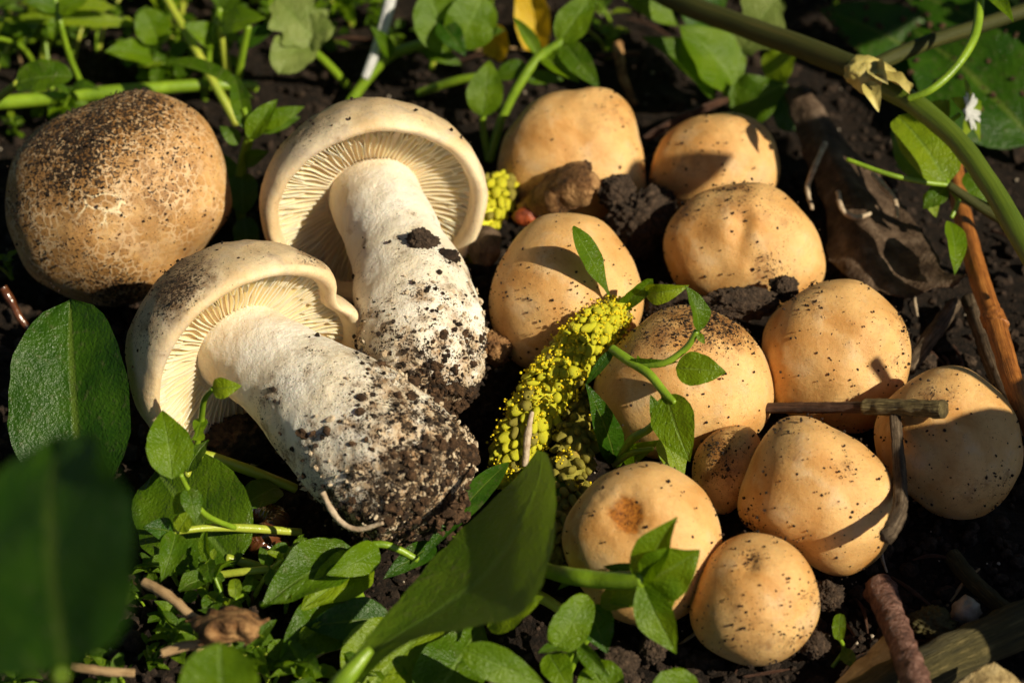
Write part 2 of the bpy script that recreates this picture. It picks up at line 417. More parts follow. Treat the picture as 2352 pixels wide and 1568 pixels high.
# ------------------------------------------------------------------ mushrooms
def radial(outline, c):
    pts = sorted((math.atan2(-(y - c[1]), x - c[0]), math.hypot(x - c[0], y - c[1])) for x, y in outline)
    n = len(pts)
    def f(a):
        a = (a + math.pi) % (2 * math.pi) - math.pi
        k = 0
        while k < n and pts[k][0] <= a: k += 1
        q = []
        for j in (-2, -1, 0, 1):
            i = k + j; turn = i // n
            q.append((pts[i % n][0] + 2 * math.pi * turn, pts[i % n][1]))
        t = (a - q[1][0]) / max(q[2][0] - q[1][0], 1e-6)
        p0, p1, p2, p3 = (z[1] for z in q)
        cr = .5 * (2 * p1 + (p2 - p0) * t + (2 * p0 - 5 * p1 + 4 * p2 - p3) * t * t + (3 * p1 - p0 - 3 * p2 + p3) * t ** 3)
        ln = p1 + (p2 - p1) * t
        return .5 * cr + .5 * ln
    # smooth it a little so that the traced corners do not show as ridges
    tab = [f(2 * math.pi * i / 180) for i in range(180)]
    tab = [sum(tab[(i + d) % 180] for d in range(-3, 4)) / 7 for i in range(180)]
    def g(a):
        x = (a % (2 * math.pi)) / (2 * math.pi) * 180; i = int(x); t = x - i
        return tab[i % 180] * (1 - t) + tab[(i + 1) % 180] * t
    return g

def specks(host, pts, n, rmin, rmax, mat, rnd, name='soil_specks', weights=None):
    """little crumbs of soil stuck on a surface: pts = [(position, normal)]"""
    vs, fs = [], []
    for i in range(n):
        p, nn = rnd.choices(pts, weights)[0] if weights else rnd.choice(pts)
        r = rmin + (rmax - rmin) * rnd.random() ** 4
        p = p + Vector((rnd.uniform(-1, 1), rnd.uniform(-1, 1), rnd.uniform(-1, 1))) * .06
        g = lump(p + nn * r * .25, r, (1, rnd.uniform(.6, 1.2), rnd.uniform(.5, .9)), 2 if r > .07 else 1, .45, i * .9, rq(rnd))
        k = len(vs); vs += g[0]; fs += [tuple(q + k for q in f) for f in g[1]]
    o = mk(name, (vs, fs), mat, host, smooth=False); o['kind'] = 'stuff'; return o

def button(key, label, c, outline, hc, depth, mat=None, dirt=(), dents=(), wound=None, base_dirt=.1, nspeck=60, crack=None, stem=True, seed=1, bumpy=.02):
    C = P((c[0], c[1], hc)); KEY[key] = (CAM - C).dot(TOW)
    s = pxs(C); f = radial(outline, c)
    nt_, np_ = 56, 112
    vs, fs, dv, wv, kv = [], [], [], [], []
    nrm = []
    rm = sum(f(2 * math.pi * i / 24) for i in range(24)) / 24
    for i in range(nt_ + 1):
        t = math.pi * i / nt_
        for j in range(np_):
            a = 2 * math.pi * j / np_
            sn = math.sin(t); cs = math.cos(t)
            rr = rm + (f(a) - rm) * sn ** .7            # outline at the rim, rounder towards the poles
            o2 = Vector((math.cos(a) * sn * rr, math.sin(a) * sn * rr))
            p = C + (RIGHT * o2.x + UP * o2.y) * s + TOW * (depth * (abs(cs) ** .92) * (1 if cs > 0 else -1))
            n = (p - C).normalized()
            px, py = c[0] + o2.x, c[1] - o2.y
            k = bumpy * nz(n, 1.5, seed) * 2.0 + bumpy * .7 * nz(n, 3.1, seed + 3) + bumpy * .12 * fbm(n, 7, seed + 5)
            p = p + n * k * rm * s
            d = base_dirt + .25 * max(0, nz(n, 2.3, seed + 2))
            w_, kk = 0.0, 0.0
            if cs > -.3:
                for dx, dy, dr, ds in dirt:
                    q = ((px - dx) ** 2 + (py - dy) ** 2) / dr ** 2
                    if q < 6: d += ds * math.exp(-q)
                for dx, dy, dr, dh in dents:
                    q = ((px - dx) ** 2 + (py - dy) ** 2) / dr ** 2
                    if q < 8: p = p - n * dh * math.exp(-q)
                if wound:
                    q = math.hypot((px - wound[0]) * .8 + (py - wound[1]) * .5, (py - wound[1]) * .8 - (px - wound[0]) * .5) / wound[2]
                    q *= 1 + .35 * nz(Vector((px, py, 0)), .05, 3)
                    w_ = max(0, min(1, (1.05 - q) * 4)); p = p - n * .10 * max(0, min(1, 1.5 - q))
                if crack:
                    q = ((px - crack[0]) ** 2 / crack[2] ** 2 + (py - crack[1]) ** 2 / crack[3] ** 2); kk = math.exp(-q)
            d += .5 * max(0, .55 - p.z) if p.z < .55 else 0
            vs.append(p); dv.append(min(d, 1.3)); wv.append(w_); kv.append(kk); nrm.append(n)
    for i in range(nt_):
        for j in range(np_):
            a, b = i * np_ + j, i * np_ + (j + 1) % np_
            fs.append((a, a + np_, b + np_, b))
    g = gh(C.x, C.y)
    root = empty('mushroom', Vector((C.x, C.y, g)), label, 'mushroom')
    cap = mk('cap', (vs, fs, None, {'dirt': dv, 'wound': wv, 'crack': kv}), mat or CAPT, root, org=C)
    if stem:
        # the short stem hides under the cap, on the far side, and stands on the soil
        b = Vector((C.x, C.y + depth * .55, g - .1)); r0 = rm * s * .42
        st = tube([C + Vector((0, depth * .2, -depth * .2)), (C + b) / 2 + Vector((0, .1, 0)), b], [r0, r0, r0 * 1.2], 16, 10)
        mk('stem', (st[0], st[1], None, {'dirt': [.5] * len(st[0])}), STEM, root)
    rnd = random.Random(seed * 13)
    idx = [i for i in range(len(vs)) if nrm[i].dot(TOW) > -.1 and np_ < i < len(vs) - np_]
    wts = [math.sqrt(max(.02, 1 - nrm[i].dot(TOW) ** 2)) * (.15 + dv[i] ** 2 * 3) for i in idx]
    specks(cap, [(vs[i], nrm[i]) for i in idx], nspeck * 6, .007, .045, SOIL, rnd, weights=wts)
    return root

button('m1', 'largest round cap, brown cracked skin dusted with dark soil', (275, 460),
       [(20, 480), (40, 360), (110, 285), (220, 235), (310, 215), (400, 230), (470, 275), (510, 350), (522, 420), (537, 462), (527, 495), (500, 535), (450, 590), (390, 645), (330, 685), (250, 700), (160, 685), (80, 640), (40, 570), (18, 515)],
       2.35, 2.35, CAPB, dirt=[(240, 265, 90, .6), (360, 240, 70, .4), (110, 330, 80, .55), (160, 420, 80, .35), (290, 690, 70, .8), (400, 300, 80, .3), (290, 400, 90, .35), (130, 600, 70, .3), (70, 480, 60, .3), (210, 350, 70, .3), (220, 590, 70, .25), (400, 480, 90, .15)],
       base_dirt=.22, nspeck=420, crack=(270, 490, 70, 45), seed=2, bumpy=.022)
button('b1', 'smooth tan button cap behind the bark chip and dark clods', (1315, 360),
       [(1140, 365), (1155, 310), (1200, 250), (1260, 220), (1330, 207), (1395, 208), (1440, 232), (1463, 280), (1470, 320), (1485, 370), (1489, 420), (1472, 465), (1400, 505), (1320, 515), (1250, 495), (1190, 472), (1150, 430)],
       1.35, 1.5, dirt=[(1400, 270, 60, .25), (1200, 450, 60, .3)], nspeck=60, seed=3, bumpy=.03, dents=[(1360, 285, 60, .05)])
button('b2', 'tan button cap beside the dead brown leaf, furthest back of the pile', (1640, 380),
       [(1495, 385), (1520, 322), (1570, 285), (1640, 262), (1710, 260), (1755, 290), (1780, 340), (1790, 392), (1780, 435), (1710, 480), (1600, 492), (1525, 465), (1490, 425)],
       1.2, 1.35, dirt=[(1590, 380, 60, .2)], nspeck=50, seed=4, bumpy=.025)
button('b3', 'pale button cap with a shallow crease behind the two dark clods', (1710, 570),
       [(1525, 565), (1540, 503), (1590, 452), (1660, 428), (1720, 421), (1790, 440), (1850, 490), (1885, 560), (1892, 620), (1868, 672), (1800, 700), (1700, 705), (1600, 682), (1545, 640)],
       1.45, 1.6, dirt=[(1760, 620, 50, .45), (1680, 450, 60, .45), (1570, 480, 50, .4), (1780, 480, 60, .2)], nspeck=110, seed=5,
       dents=[(1695, 510, 22, .13), (1688, 545, 22, .15), (1680, 580, 26, .10), (1635, 600, 40, .08), (1655, 545, 26, -.06), (1720, 470, 30, -.05)], bumpy=.028)
button('b4', 'egg-shaped tan cap with a single leaf shading it beside the catkin', (1300, 680),
       [(1125, 690), (1140, 618), (1180, 550), (1240, 502), (1300, 488), (1370, 502), (1430, 560), (1465, 630), (1475, 700), (1458, 760), (1420, 812), (1340, 850), (1250, 862), (1180, 832), (1140, 765)],
       1.55, 1.75, dirt=[(1170, 640, 60, .2), (1260, 730, 60, .15)], nspeck=110, seed=6, bumpy=.02)
button('b5', 'wrinkled tan cap behind the two-coloured twig', (1920, 812),
       [(1750, 805), (1768, 732), (1830, 672), (1900, 645), (1970, 648), (2040, 690), (2075, 740), (2090, 800), (2085, 870), (2052, 930), (2000, 980), (1940, 993), (1860, 972), (1790, 932), (1758, 872)],
       1.5, 1.7, dirt=[(1850, 680, 60, .35), (2070, 740, 40, .5), (2050, 840, 40, .35)], nspeck=130, seed=7, bumpy=.026,
       dents=[(1990, 760, 20, .07), (2010, 790, 22, -.05), (1960, 800, 25, .05), (1880, 760, 50, .05), (1980, 850, 25, .05)])
button('b6', 'speckled tan cap under the leafy chickweed sprig', (1570, 880),
       [(1365, 895), (1398, 812), (1450, 760), (1520, 716), (1600, 705), (1670, 726), (1730, 780), (1765, 850), (1774, 920), (1752, 980), (1700, 1022), (1600, 1042), (1480, 1042), (1400, 992)],
       1.5, 1.8, dirt=[(1560, 730, 90, .6), (1450, 790, 60, .4), (1680, 760, 60, .4), (1640, 740, 60, .35)], nspeck=230, seed=8, bumpy=.02)
button('b7', 'shaded cap tucked against the orange twig', (2180, 1020),
       [(2010, 995), (2030, 940), (2080, 880), (2130, 847), (2200, 842), (2270, 880), (2320, 940), (2342, 1012), (2335, 1090), (2300, 1150), (2230, 1191), (2160, 1186), (2090, 1140), (2030, 1072)],
       1.5, 1.7, dirt=[(2120, 900, 50, .3), (2270, 1120, 60, .3)], nspeck=90, seed=9, bumpy=.02, dents=[(2190, 930, 30, .06)])
button('b8', 'smallest tan button wedged between three larger caps', (1670, 1075),
       [(1590, 1085), (1618, 1012), (1680, 978), (1730, 985), (1750, 1020), (1742, 1080), (1712, 1140), (1665, 1181), (1620, 1162), (1595, 1125)],
       1.15, 1.05, dirt=[(1640, 1020, 40, .5), (1650, 1080, 40, .3)], nspeck=60, seed=10, bumpy=.02, base_dirt=.25)
button('b9', 'lopsided tan cap below the two-coloured twig with a thin twig shadow', (1880, 1140),
       [(1697, 1160), (1720, 1080), (1755, 1002), (1800, 958), (1850, 952), (1920, 985), (2000, 1035), (2045, 1090), (2056, 1160), (2042, 1240), (2000, 1295), (1940, 1324), (1880, 1310), (1820, 1260), (1750, 1227), (1705, 1195)],
       1.6, 1.75, dirt=[(1780, 980, 60, .25), (1930, 1070, 30, .4), (1720, 1200, 40, .35)], nspeck=120, seed=11, bumpy=.02)
button('b10', 'tan cap with an orange wound beneath the leafy sprout', (1472, 1250),
       [(1288, 1255), (1300, 1190), (1340, 1130), (1400, 1085), (1480, 1063), (1540, 1070), (1600, 1110), (1640, 1170), (1655, 1240), (1632, 1330), (1590, 1395), (1530, 1426), (1470, 1438), (1400, 1412), (1340, 1352), (1300, 1295)],
       1.6, 1.75, dirt=[(1470, 1420, 50, .5), (1600, 1360, 50, .25)], wound=(1432, 1166, 40), nspeck=80, seed=12, bumpy=.018, dents=[(1440, 1190, 60, .12)], base_dirt=.06)
button('b11', 'egg-shaped tan cap with a round dimple standing on open soil', (1735, 1375),
       [(1588, 1420), (1600, 1340), (1640, 1265), (1700, 1228), (1760, 1226), (1830, 1260), (1870, 1320), (1880, 1390), (1860, 1450), (1810, 1505), (1740, 1528), (1670, 1510), (1610, 1472)],
       1.35, 1.55, dirt=[(1860, 1350, 40, .4), (1800, 1450, 40, .4), (1690, 1400, 60, .3), (1720, 1275, 24, .5)], nspeck=110, seed=13, bumpy=.015,
       dents=[(1712, 1274, 20, .09), (1700, 1286, 26, .05)])

def gilled(key, label, c, axis, rpx, H, stem_path, stem_r, ngill, rim, dirt, seed, crust=(.25, .72, .06), mud=1.0, r_in=.42, twist=0, e_scale=(1, 1), seglen=1):
    """cap seen from below: dome, rolled lip, gills, and a stem that runs towards the camera"""
    C = P(c); KEY[key] = (CAM - C).dot(TOW)
    s = pxs(C); Rr = rpx * s
    a = (RIGHT * axis[0] + UP * axis[1] + TOW * axis[2]).normalized()
    e1 = (RIGHT - a * RIGHT.dot(a)).normalized(); e2 = a.cross(e1)
    if e2.dot(UP) < 0: e2 = -e2
    prof = [(0, H), (.2, .985 * H), (.4, .93 * H), (.6, .82 * H), (.77, .65 * H), (.895, .45 * H), (.97, .24 * H), (1.0, .08 * H), (1.0, -.02), (.98, -.09), (.94, -.125), (.895, -.11), (.865, -.06), (.85, .02), (.84, .06), (.75, .115), (.6, .150), (.3, .20), (.02, .22)]
    pr = catmull([Vector((x, z, 0)) for x, z in prof], 90)
    nphi = 160
    def pos(rho, z, phi):
        m, dz = rim(phi)
        k = min(1, rho) ** 2
        mm = 1 + (m - 1) * k
        return C + (e1 * math.cos(phi) * e_scale[0] + e2 * math.sin(phi) * e_scale[1]) * (Rr * max(rho, 0) * mm) + a * (Rr * (z + dz * rho ** 3))
    vs, fs, dv, nr = [], [], [], []
    for i, q in enumerate(pr):
        for j in range(nphi):
            phi = 2 * math.pi * j / nphi
            p = pos(q.x, q.y, phi)
            n = (p - (C + a * Rr * .2)).normalized()
            if i < 62: p = p + n * Rr * (.022 * fbm(n, 1.7, seed) + .006 * fbm(n, 6, seed))
            d = .06 + .2 * max(0, nz(n, 2.5, seed))
            if i < 45:
                d += .35 * (1 - i / 45)
                L = (p - CAM); t = -L.dot(TOW); k = 36 / LENS / 2352
                px = 1176 + L.dot(RIGHT) / t / k; py = 784 - L.dot(UP) / t / k
                for dx, dy, dr, ds in dirt:
                    g_ = ((px - dx) ** 2 + (py - dy) ** 2) / dr ** 2
                    if g_ < 6: d += ds * math.exp(-g_)
            elif i > 62: d = .0
            vs.append(p); dv.append(d); nr.append(n)
    for i in range(len(pr) - 1):
        for j in range(nphi):
            x, y = i * nphi + j, i * nphi + (j + 1) % nphi
            fs.append((x, x + nphi, y + nphi, y))
    low = P((stem_path[-1][0], stem_path[-1][1], 0))
    root = empty('mushroom', Vector((C.x, C.y, gh(C.x, C.y))), label, 'mushroom')
    cap = mk('cap', (vs, fs, None, {'dirt': dv, 'wound': [0] * len(vs), 'crack': [0] * len(vs), 'apex': [max(0, 1 - (i // nphi) / 46) for i in range(len(vs))]}), CAPW, root, org=C)
    rnd = random.Random(seed)
    edge = catmull([Vector((x, z, 0)) for x, z in [(r_in - .03, .16), (.50, .13), (.62, .105), (.74, .08), (.82, .05), (.862, .03)]], 14)
    def ceil(r):
        return .20 - .05 * (r - .3) / .3 if r < .6 else .150 - .035 * (r - .6) / .15 if r < .75 else .115 - .055 * min(1, (r - .75) / .10)
    for k in range(ngill):
        phi0 = 2 * math.pi * (k + rnd.uniform(-.28, .28)) / ngill
        short = k % 2 == 1
        r0 = r_in if not short else rnd.uniform(.52, .74)
        ph = rnd.uniform(0, 6.28); am = rnd.uniform(.006, .028); fq = rnd.uniform(10, 22); le = rnd.uniform(-.01, .01)
        gv, gf = [], []
        m = 13
        for j in range(m):
            r = r0 + (.858 - r0) * j / (m - 1)
            tt = (r - (r_in - .03)) / (.862 - r_in + .03) * 13; i0 = min(int(tt), 12); z = edge[i0].y * (1 - tt + i0) + edge[i0 + 1].y * (tt - i0)
            if short: z += .12 * max(0, 1 - j / 4)
            lat = am * math.sin(r * fq + ph) + le
            th = .50 / ngill * 2 * math.pi * .5
            zc = ceil(r) + .01
            gv += [pos(r, zc, phi0 - th), pos(r, z + .02, phi0 + lat - th * .5), pos(r, z, phi0 + lat), pos(r, z + .02, phi0 + lat + th * .5), pos(r, zc, phi0 + th)]
            if j:
                o = (j - 1) * 5
                gf += [(o + q, o + q + 1, o + q + 6, o + q + 5) for q in range(4)]
        mk('gill', (gv, gf), GILL, cap)
    path = [C + a * Rr * .34] + [P(q) for q in stem_path]
    rad = [stem_r[0]] + list(stem_r)
    tb = tube(path, [r * s for r in rad], 120, 170, .035, seed, 1.1)
    sv, sd = tb[0], []
    for p, uv in zip(tb[0], tb[2]):
        t = max(0, (uv[0] - .10) / .9)
        d = .06 + mud * t ** 1.25 + .34 * fbm(p, 1.2, seed + 4) + .15 * fbm(p, 3.0, seed + 6)
        sd.append(max(0, min(.98, d * min(1, .25 + t * 6))))
    cen = catmull(path, 170)
    for i in range(170 * 120):                  # the muddy part is lumpy
        n = (sv[i] - cen[i // 120]).normalized(); k = max(0, min(1, (sd[i] - .45) * 1.6))
        sv[i] = sv[i] + n * k * (.10 * fbm(sv[i], 2.4, seed) + .05 * fbm(sv[i], 6.5, seed + 1))
    st = mk('stem', (sv, tb[1], None, {'dirt': sd}), STEM, root)
    pts, wt = [], []
    for i in range(30 * 120, 170 * 120):
        u = tb[2][i][0]; n = (sv[i] - cen[i // 120]).normalized()
        if n.dot(TOW) < -.25: continue
        pts.append((sv[i], n)); wt.append(max(.001, sd[i] - .25) ** 2.2)
    specks(st, pts, 1500, .012, .075, SOIL, rnd, weights=wt)
    # thick soil left on the base of the stem
    vs, fs = [], []
    for i in range(720):
        u = 1 - crust[0] * abs(rnd.gauss(0, .6)); u = min(max(u, crust[1]), .999)
        k = int(u * 169) * 120 + rnd.randrange(120)
        n = (sv[k] - cen[k // 120]).normalized()
        if fbm(sv[k], 1.1, seed + 8) < .05 and u < .96: continue
        r = crust[2] * (.5 + 2 * rnd.random() ** 2)
        g = lump(sv[k] + n * r * .1, r, (1, rnd.uniform(.7, 1.1), rnd.uniform(.6, 1)), 2, .5, i * .31, rq(rnd))
        q = len(vs); vs += g[0]; fs += [tuple(z + q for z in f) for f in g[1]]
    for i in range(200):                     # the broken end
        p = path[-1] + Vector((rnd.gauss(0, 1), rnd.gauss(0, 1), rnd.gauss(0, 1))).normalized() * rad[-1] * s * rnd.uniform(.3, .82)
        g = lump(p, rnd.uniform(.04, .15), (1, .9, .8), 2, .5, i * .77, rq(rnd))
        q = len(vs); vs += g[0]; fs += [tuple(z + q for z in f) for f in g[1]]
    o = mk('soil_crust', (vs, fs), MUD, st, smooth=False); o['kind'] = 'stuff'
    vs, fs = [], []
    for i in range(int(260 * mud)):             # pale threads and crumbs of the stem's own flesh in the mud
        k = int(min(.999, 1 - .5 * rnd.random()) * 169) * 120 + rnd.randrange(120); n = (sv[k] - cen[k // 120]).normalized()
        g = lump(sv[k] + n * .03, rnd.uniform(.02, .06) * (1 + 1.6 * rnd.random() ** 4), (1, .6, .5), 2, .6, i * .5, rq(rnd))
        q = len(vs); vs += g[0]; fs += [tuple(z + q for z in f) for f in g[1]]
    o = mk('pale_shreds', (vs, fs), SHRED, st, smooth=False); o['kind'] = 'stuff'
    idx = [i for i in range(60, 60 * nphi) if nr[i].dot(TOW) > -.3 and nr[i].dot(a) > -.2]
    cv = [v.co / S + C for v in cap.data.vertices]
    specks(cap, [(cv[i], nr[i]) for i in idx], 260, .012, .055, SOIL, rnd, weights=[.03 + dv[i] ** 2 for i in idx])
    return root

def rimA(phi):
    return 1 + .02 * math.sin(2 * phi + 1) + .012 * math.sin(5 * phi), .02 * math.sin(3 * phi)
gilled('A', 'tall gilled mushroom with a white stem speckled by black soil, cap tipped back', (862, 480, 2.75), (-.20, .60, -.775), 258, .98,
       [(885, 505, 2.85), (925, 600, 2.7), (955, 700, 2.45), (970, 800, 2.1), (1000, 880, 1.75), (1015, 930, 1.5)], [106, 110, 130, 144, 140, 108, 60], 168, rimA,
       [(700, 300, 60, .35), (1010, 250, 60, .2), (640, 480, 40, .4), (830, 210, 60, .2)], 21, crust=(.22, .74, .055), mud=.85)

def rimB(phi):
    d = (phi - R(22) + math.pi) % (2 * math.pi) - math.pi
    e = (phi - R(-5) + math.pi) % (2 * math.pi) - math.pi
    return 1 - .13 * math.exp(-(d / .16) ** 2) + .07 * math.exp(-(e / .25) ** 2) + .015 * math.sin(3 * phi), -.10 * math.exp(-(e / .3) ** 2) + .02 * math.sin(2 * phi + 1)
gilled('B', 'gilled mushroom with a thick mud-covered stem, cap resting on its side', (575, 832, 2.55), (-.56, .50, -.66), 278, 1.02,
       [(610, 830, 2.75), (690, 890, 2.7), (790, 970, 2.5), (880, 1050, 2.25), (965, 1115, 2.05), (1015, 1158, 1.9)], [112, 122, 150, 168, 172, 158, 84], 172, rimB,
       [(400, 680, 50, .8), (440, 620, 60, .5), (330, 760, 50, .4), (720, 590, 50, .6), (600, 590, 40, .2)], 33, crust=(.42, .42, .06), mud=1.15)

# ------------------------------------------------------------------ leaves and plants
def hw(shape, u):
    if shape == 'ovate': return max(0, math.sin(math.pi * u ** .72)) ** .85 * (1 - .12 * u)
    if shape == 'round': return (4 * u * (1 - u)) ** .5
    if shape == 'lance': return max(0, math.sin(math.pi * u ** .85)) ** 1.05
    if shape == 'spoon': return (.10 + .12 * u) if u < .12 else min(1, (.114 + 1.0 * max(0, math.sin(math.pi * ((u - .12) / .88) ** 1.15)) ** 1.0))
    if shape == 'cord': return (4 * u * (1 - u)) ** .42 * (1.12 - .35 * u)
    if shape == 'oblong': return min(1, (4 * u * (1 - u)) ** .33)
    if shape == 'blunt': return (4 * u * (1 - u)) ** .48 * (1.08 - .22 * u)
    if shape == 'lobed': return (4 * u * (1 - u)) ** .5 * (1 + .22 * math.cos(u * 19))
    return 1

def leaf_geo(base, tip, width, roll=0, arch=.08, fold=.18, shape='ovate', curl=0.0, wave=.03, seed=0, nu=18, nv=10, skew=0.0, facing=None):
    d = tip - base; L = d.length; d = d / L
    n0 = facing or (TOW * .8 + Vector((0, 0, .5)))
    s = d.cross(n0).normalized(); n = s.cross(d).normalized()
    q = Quaternion(d, R(roll)); s = q @ s; n = q @ n
    vs, fs, uv = [], [], []
    for i in range(nu + 1):
        u = i / nu; h = max(.012, hw(shape, u)) * width / 2
        c = base + d * (L * u) + n * (arch * L * 4 * u * (1 - u) - curl * L * u * u) + s * (skew * L * math.sin(math.pi * u))
        for j in range(nv + 1):
            v = (j / nv - .5) * 2
            z = fold * abs(v) ** 1.3 * h + wave * width * nz(Vector((u * 4, v * 2.2, seed)), 1, seed) + wave * .8 * width * abs(v) ** 2 * math.sin(u * 15 + seed + (2 if v > 0 else 0))
            hx = h * (1 + .06 * nz(Vector((u * 9, seed, v > 0)), 1, seed) * abs(v))
            vs.append(c + s * (v * hx * math.cos(min(1.2, abs(fold) * .6))) + n * z); uv.append((u, j / nv))
    for i in range(nu):
        for j in range(nv):
            a = i * (nv + 1) + j; fs.append((a, a + 1, a + nv + 2, a + nv + 1))
    return vs, fs, uv

def plant(name, label, cat, stems=(), leaves=(), group=None, smat=None, lmat=0, flowers=()):
    """stems: (path, [radius px ...]); leaves: (base, tip, width px, dict)"""
    p0 = P(stems[0][0][0]) if stems else P(leaves[0][0])
    root = empty(name, Vector((p0.x, p0.y, gh(p0.x, p0.y))), label, cat, group)
    k = 0
    for st in stems:
        pts = [P(q) for q in st[0]]; s = pxs(pts[0])
        m = st[2] if len(st) > 2 else (smat or STEMG)
        mk('stem', tube(pts, [r * s for r in st[1]], 12, len(pts) * 7, .06, k, 1.5), m, root); k += 1
    for lf in leaves:
        b, t = P(lf[0]), P(lf[1]); o = dict(lf[3]) if len(lf) > 3 else {}
        lm = o.pop('m', lmat); nm = o.pop('n', 'leaf')
        m = LEAF[lm] if isinstance(lm, int) else lm
        o.setdefault('seed', k * 1.7 + len(label)); k += 1
        mk(nm, leaf_geo(b, t, lf[2] * pxs((b + t) / 2), **o), m, root)
    return root

# --- big leaves in front
plant('broad_leaf_plant', 'broad dark green leaf, heart-shaped and far out of focus', 'leaf',
      [([(-120, 1700, 0), (0, 1660, 4), (80, 1620, 8), (140, 1550, 14.2)], [16, 14, 12, 10])],
      [((150, 1550, 14.0), (130, 1000, 15.6), 600, dict(m=2, shape='cord', fold=.12, arch=.05, roll=-36, wave=.03))])
plant('oblong_leaf_plant', 'oblong green leaf with a yellowish midrib standing against the pale cap', 'leaf',
      [([(210, 1240, -.2), (190, 1180, .6), (175, 1110, 1.2)], [16, 15, 13], STEMY)],
      [((192, 1150, 1.0), (165, 690, 3.7), 300, dict(m=2, shape='blunt', fold=.34, arch=.06, roll=-8, wave=.03, curl=-.02))])
plant('ground_leaf_plant', 'rounded dusty leaf lying flat on soil below the pale cap', 'leaf',
      [([(660, 1330, 0), (590, 1300, .4), (520, 1280, .7)], [12, 11, 10], STEMY)],
      [((540, 1300, .65), (360, 1080, .9), 265, dict(m=1, shape='round', fold=.12, arch=.04, roll=-4, wave=.04))])
plant('chickweed', 'chickweed sprig with upright glossy leaves beside the rim of the pale cap', 'plant',
      [([(680, 1122, .3), (560, 1075, .9), (455, 1045, 1.5), (430, 1090, 2.0)], [11, 13, 12, 7], STEMY),
       ([(445, 1050, 1.6), (460, 985, 2.5), (468, 920, 3.6), (490, 892, 4.2)], [7, 8, 7, 6]),
       ([(690, 1222, .6), (560, 1212, 1.2), (470, 1212, 1.6), (400, 1222, 1.8)], [9, 10, 9, 6], STEMY),
       ([(540, 1212, 1.3), (470, 1180, 2.2), (430, 1120, 3.0), (415, 1090, 3.4)], [7, 7, 6, 6])],
      [((488, 893, 4.2), (556, 886, 4.4), 52, dict(m=3, arch=.2, roll=20)), ((462, 985, 2.5), (440, 1010, 2.9), 40, dict(m=0, roll=-60)), ((465, 960, 2.8), (452, 1005, 2.8), 36, dict(m=0)),
       ((395, 1100, 3.4), (372, 943, 4.1), 118, dict(m=0, shape='ovate', fold=.35, roll=15)), ((430, 1085, 2.2), (480, 1010, 2.6), 60, dict(m=1, roll=-30)),
       ((430, 1120, 3.0), (450, 1200, 2.6), 56, dict(m=1, roll=-20)), ((440, 1130, 3.0), (400, 1180, 2.4), 50, dict(m=0)), ((640, 1118, .6), (562, 1160, .9), 80, dict(m=1, shape='round', roll=10)),
       ((405, 1222, 1.8), (370, 1335, 1.5), 70, dict(m=1, fold=.5, roll=-20)), ((410, 1220, 1.9), (440, 1170, 2.3), 48, dict(m=3)), ((400, 1222, 1.8), (330, 1210, 2.2), 60, dict(m=2))])
plant('chickweed', 'leafy chickweed sprig climbing over the speckled cap', 'plant',
      [([(1418, 1065, .4), (1450, 1010, 'b6', 2.2), (1490, 985, 'b6', 2.6), (1510, 960, 'b6', 2.9)], [9, 10, 9, 6]),
       ([(1412, 1066, .4), (1450, 1040, 'b6', 1.9), (1500, 1030, 'b6', 2.3)], [8, 7, 5]),
       ([(1405, 800, 'b6', 1.9), (1440, 825, 'b6', 2.2), (1490, 858, 'b6', 2.6), (1525, 900, 'b6', 2.9), (1550, 925, 'b6', 3.1)], [11, 12, 11, 10, 6]),
       ([(1450, 835, 'b6', 2.3), (1520, 835, 'b6', 2.7), (1575, 800, 'b6', 2.9), (1600, 760, 'b6', 3.1)], [7, 8, 8, 7]),
       ([(1525, 900, 'b6', 2.9), (1530, 930, 'b6', 2.8), (1515, 970, 'b6', 2.6)], [10, 9, 6])],
      [((1552, 845, 'b6', 2.9), (1668, 855, 'b6', 3.2), 84, dict(m=0, shape='ovate', roll=10, fold=.1)),
       ((1530, 905, 'b6', 2.9), (1585, 1060, 'b6', 3.3), 112, dict(m=0, shape='ovate', roll=25, fold=.15)),
       ((1605, 762, 'b6', 3.1), (1572, 655, 'b6', 3.3), 62, dict(m=1, shape='ovate', roll=30, fold=.5, arch=.12)),
       ((1602, 765, 'b6', 3.1), (1618, 790, 'b6', 3.1), 18, dict(m=0)),
       ((1515, 972, 'b6', 2.7), (1494, 906, 'b6', 3.0), 36, dict(m=1)), ((1520, 1000, 'b6', 2.6), (1565, 1108, 'b6', 2.7), 78, dict(m=3, shape='ovate', roll=-20)),
       ((1412, 1062, .5), (1345, 880, 'b6', 2.0), 74, dict(m=2, shape='ovate', roll=12, fold=.15)), ((1430, 1058, .7), (1520, 1010, 'b6', 2.2), 46, dict(m=1, roll=20)),
       ((1470, 838, 'b6', 2.4), (1464, 815, 'b6', 2.5), 14, dict(m=0)), ((1440, 830, 'b6', 2.3), (1560, 830, 'b6', 2.8), 26, dict(m=1, roll=40)), ((1410, 802, 'b6', 1.9), (1345, 885, 'b6', 1.7), 26, dict(m=2))])
plant('hairy_sprout', 'two-leaved sprout growing from the end of the yellow catkin', 'plant',
      [([(1412, 712, 'b4', 1.5), (1425, 700, 'b4', 1.7), (1440, 690, 'b4', 1.8)], [12, 14, 13])],
      [((1407, 695, 'b4', 1.65), (1316, 520, 'b4', 2.75), 56, dict(m=1, shape='spoon', fold=.12, roll=18, arch=-.05, skew=.05)),
       ((1425, 705, 'b4', 1.8), (1500, 640, 'b4', 2.2), 40, dict(m=1, shape='oblong', fold=.7, roll=25)),
       ((1480, 668, 'b4', 2.1), (1583, 655, 'b4', 2.5), 56, dict(m=3, shape='ovate', fold=.6, arch=.28, roll=35))])
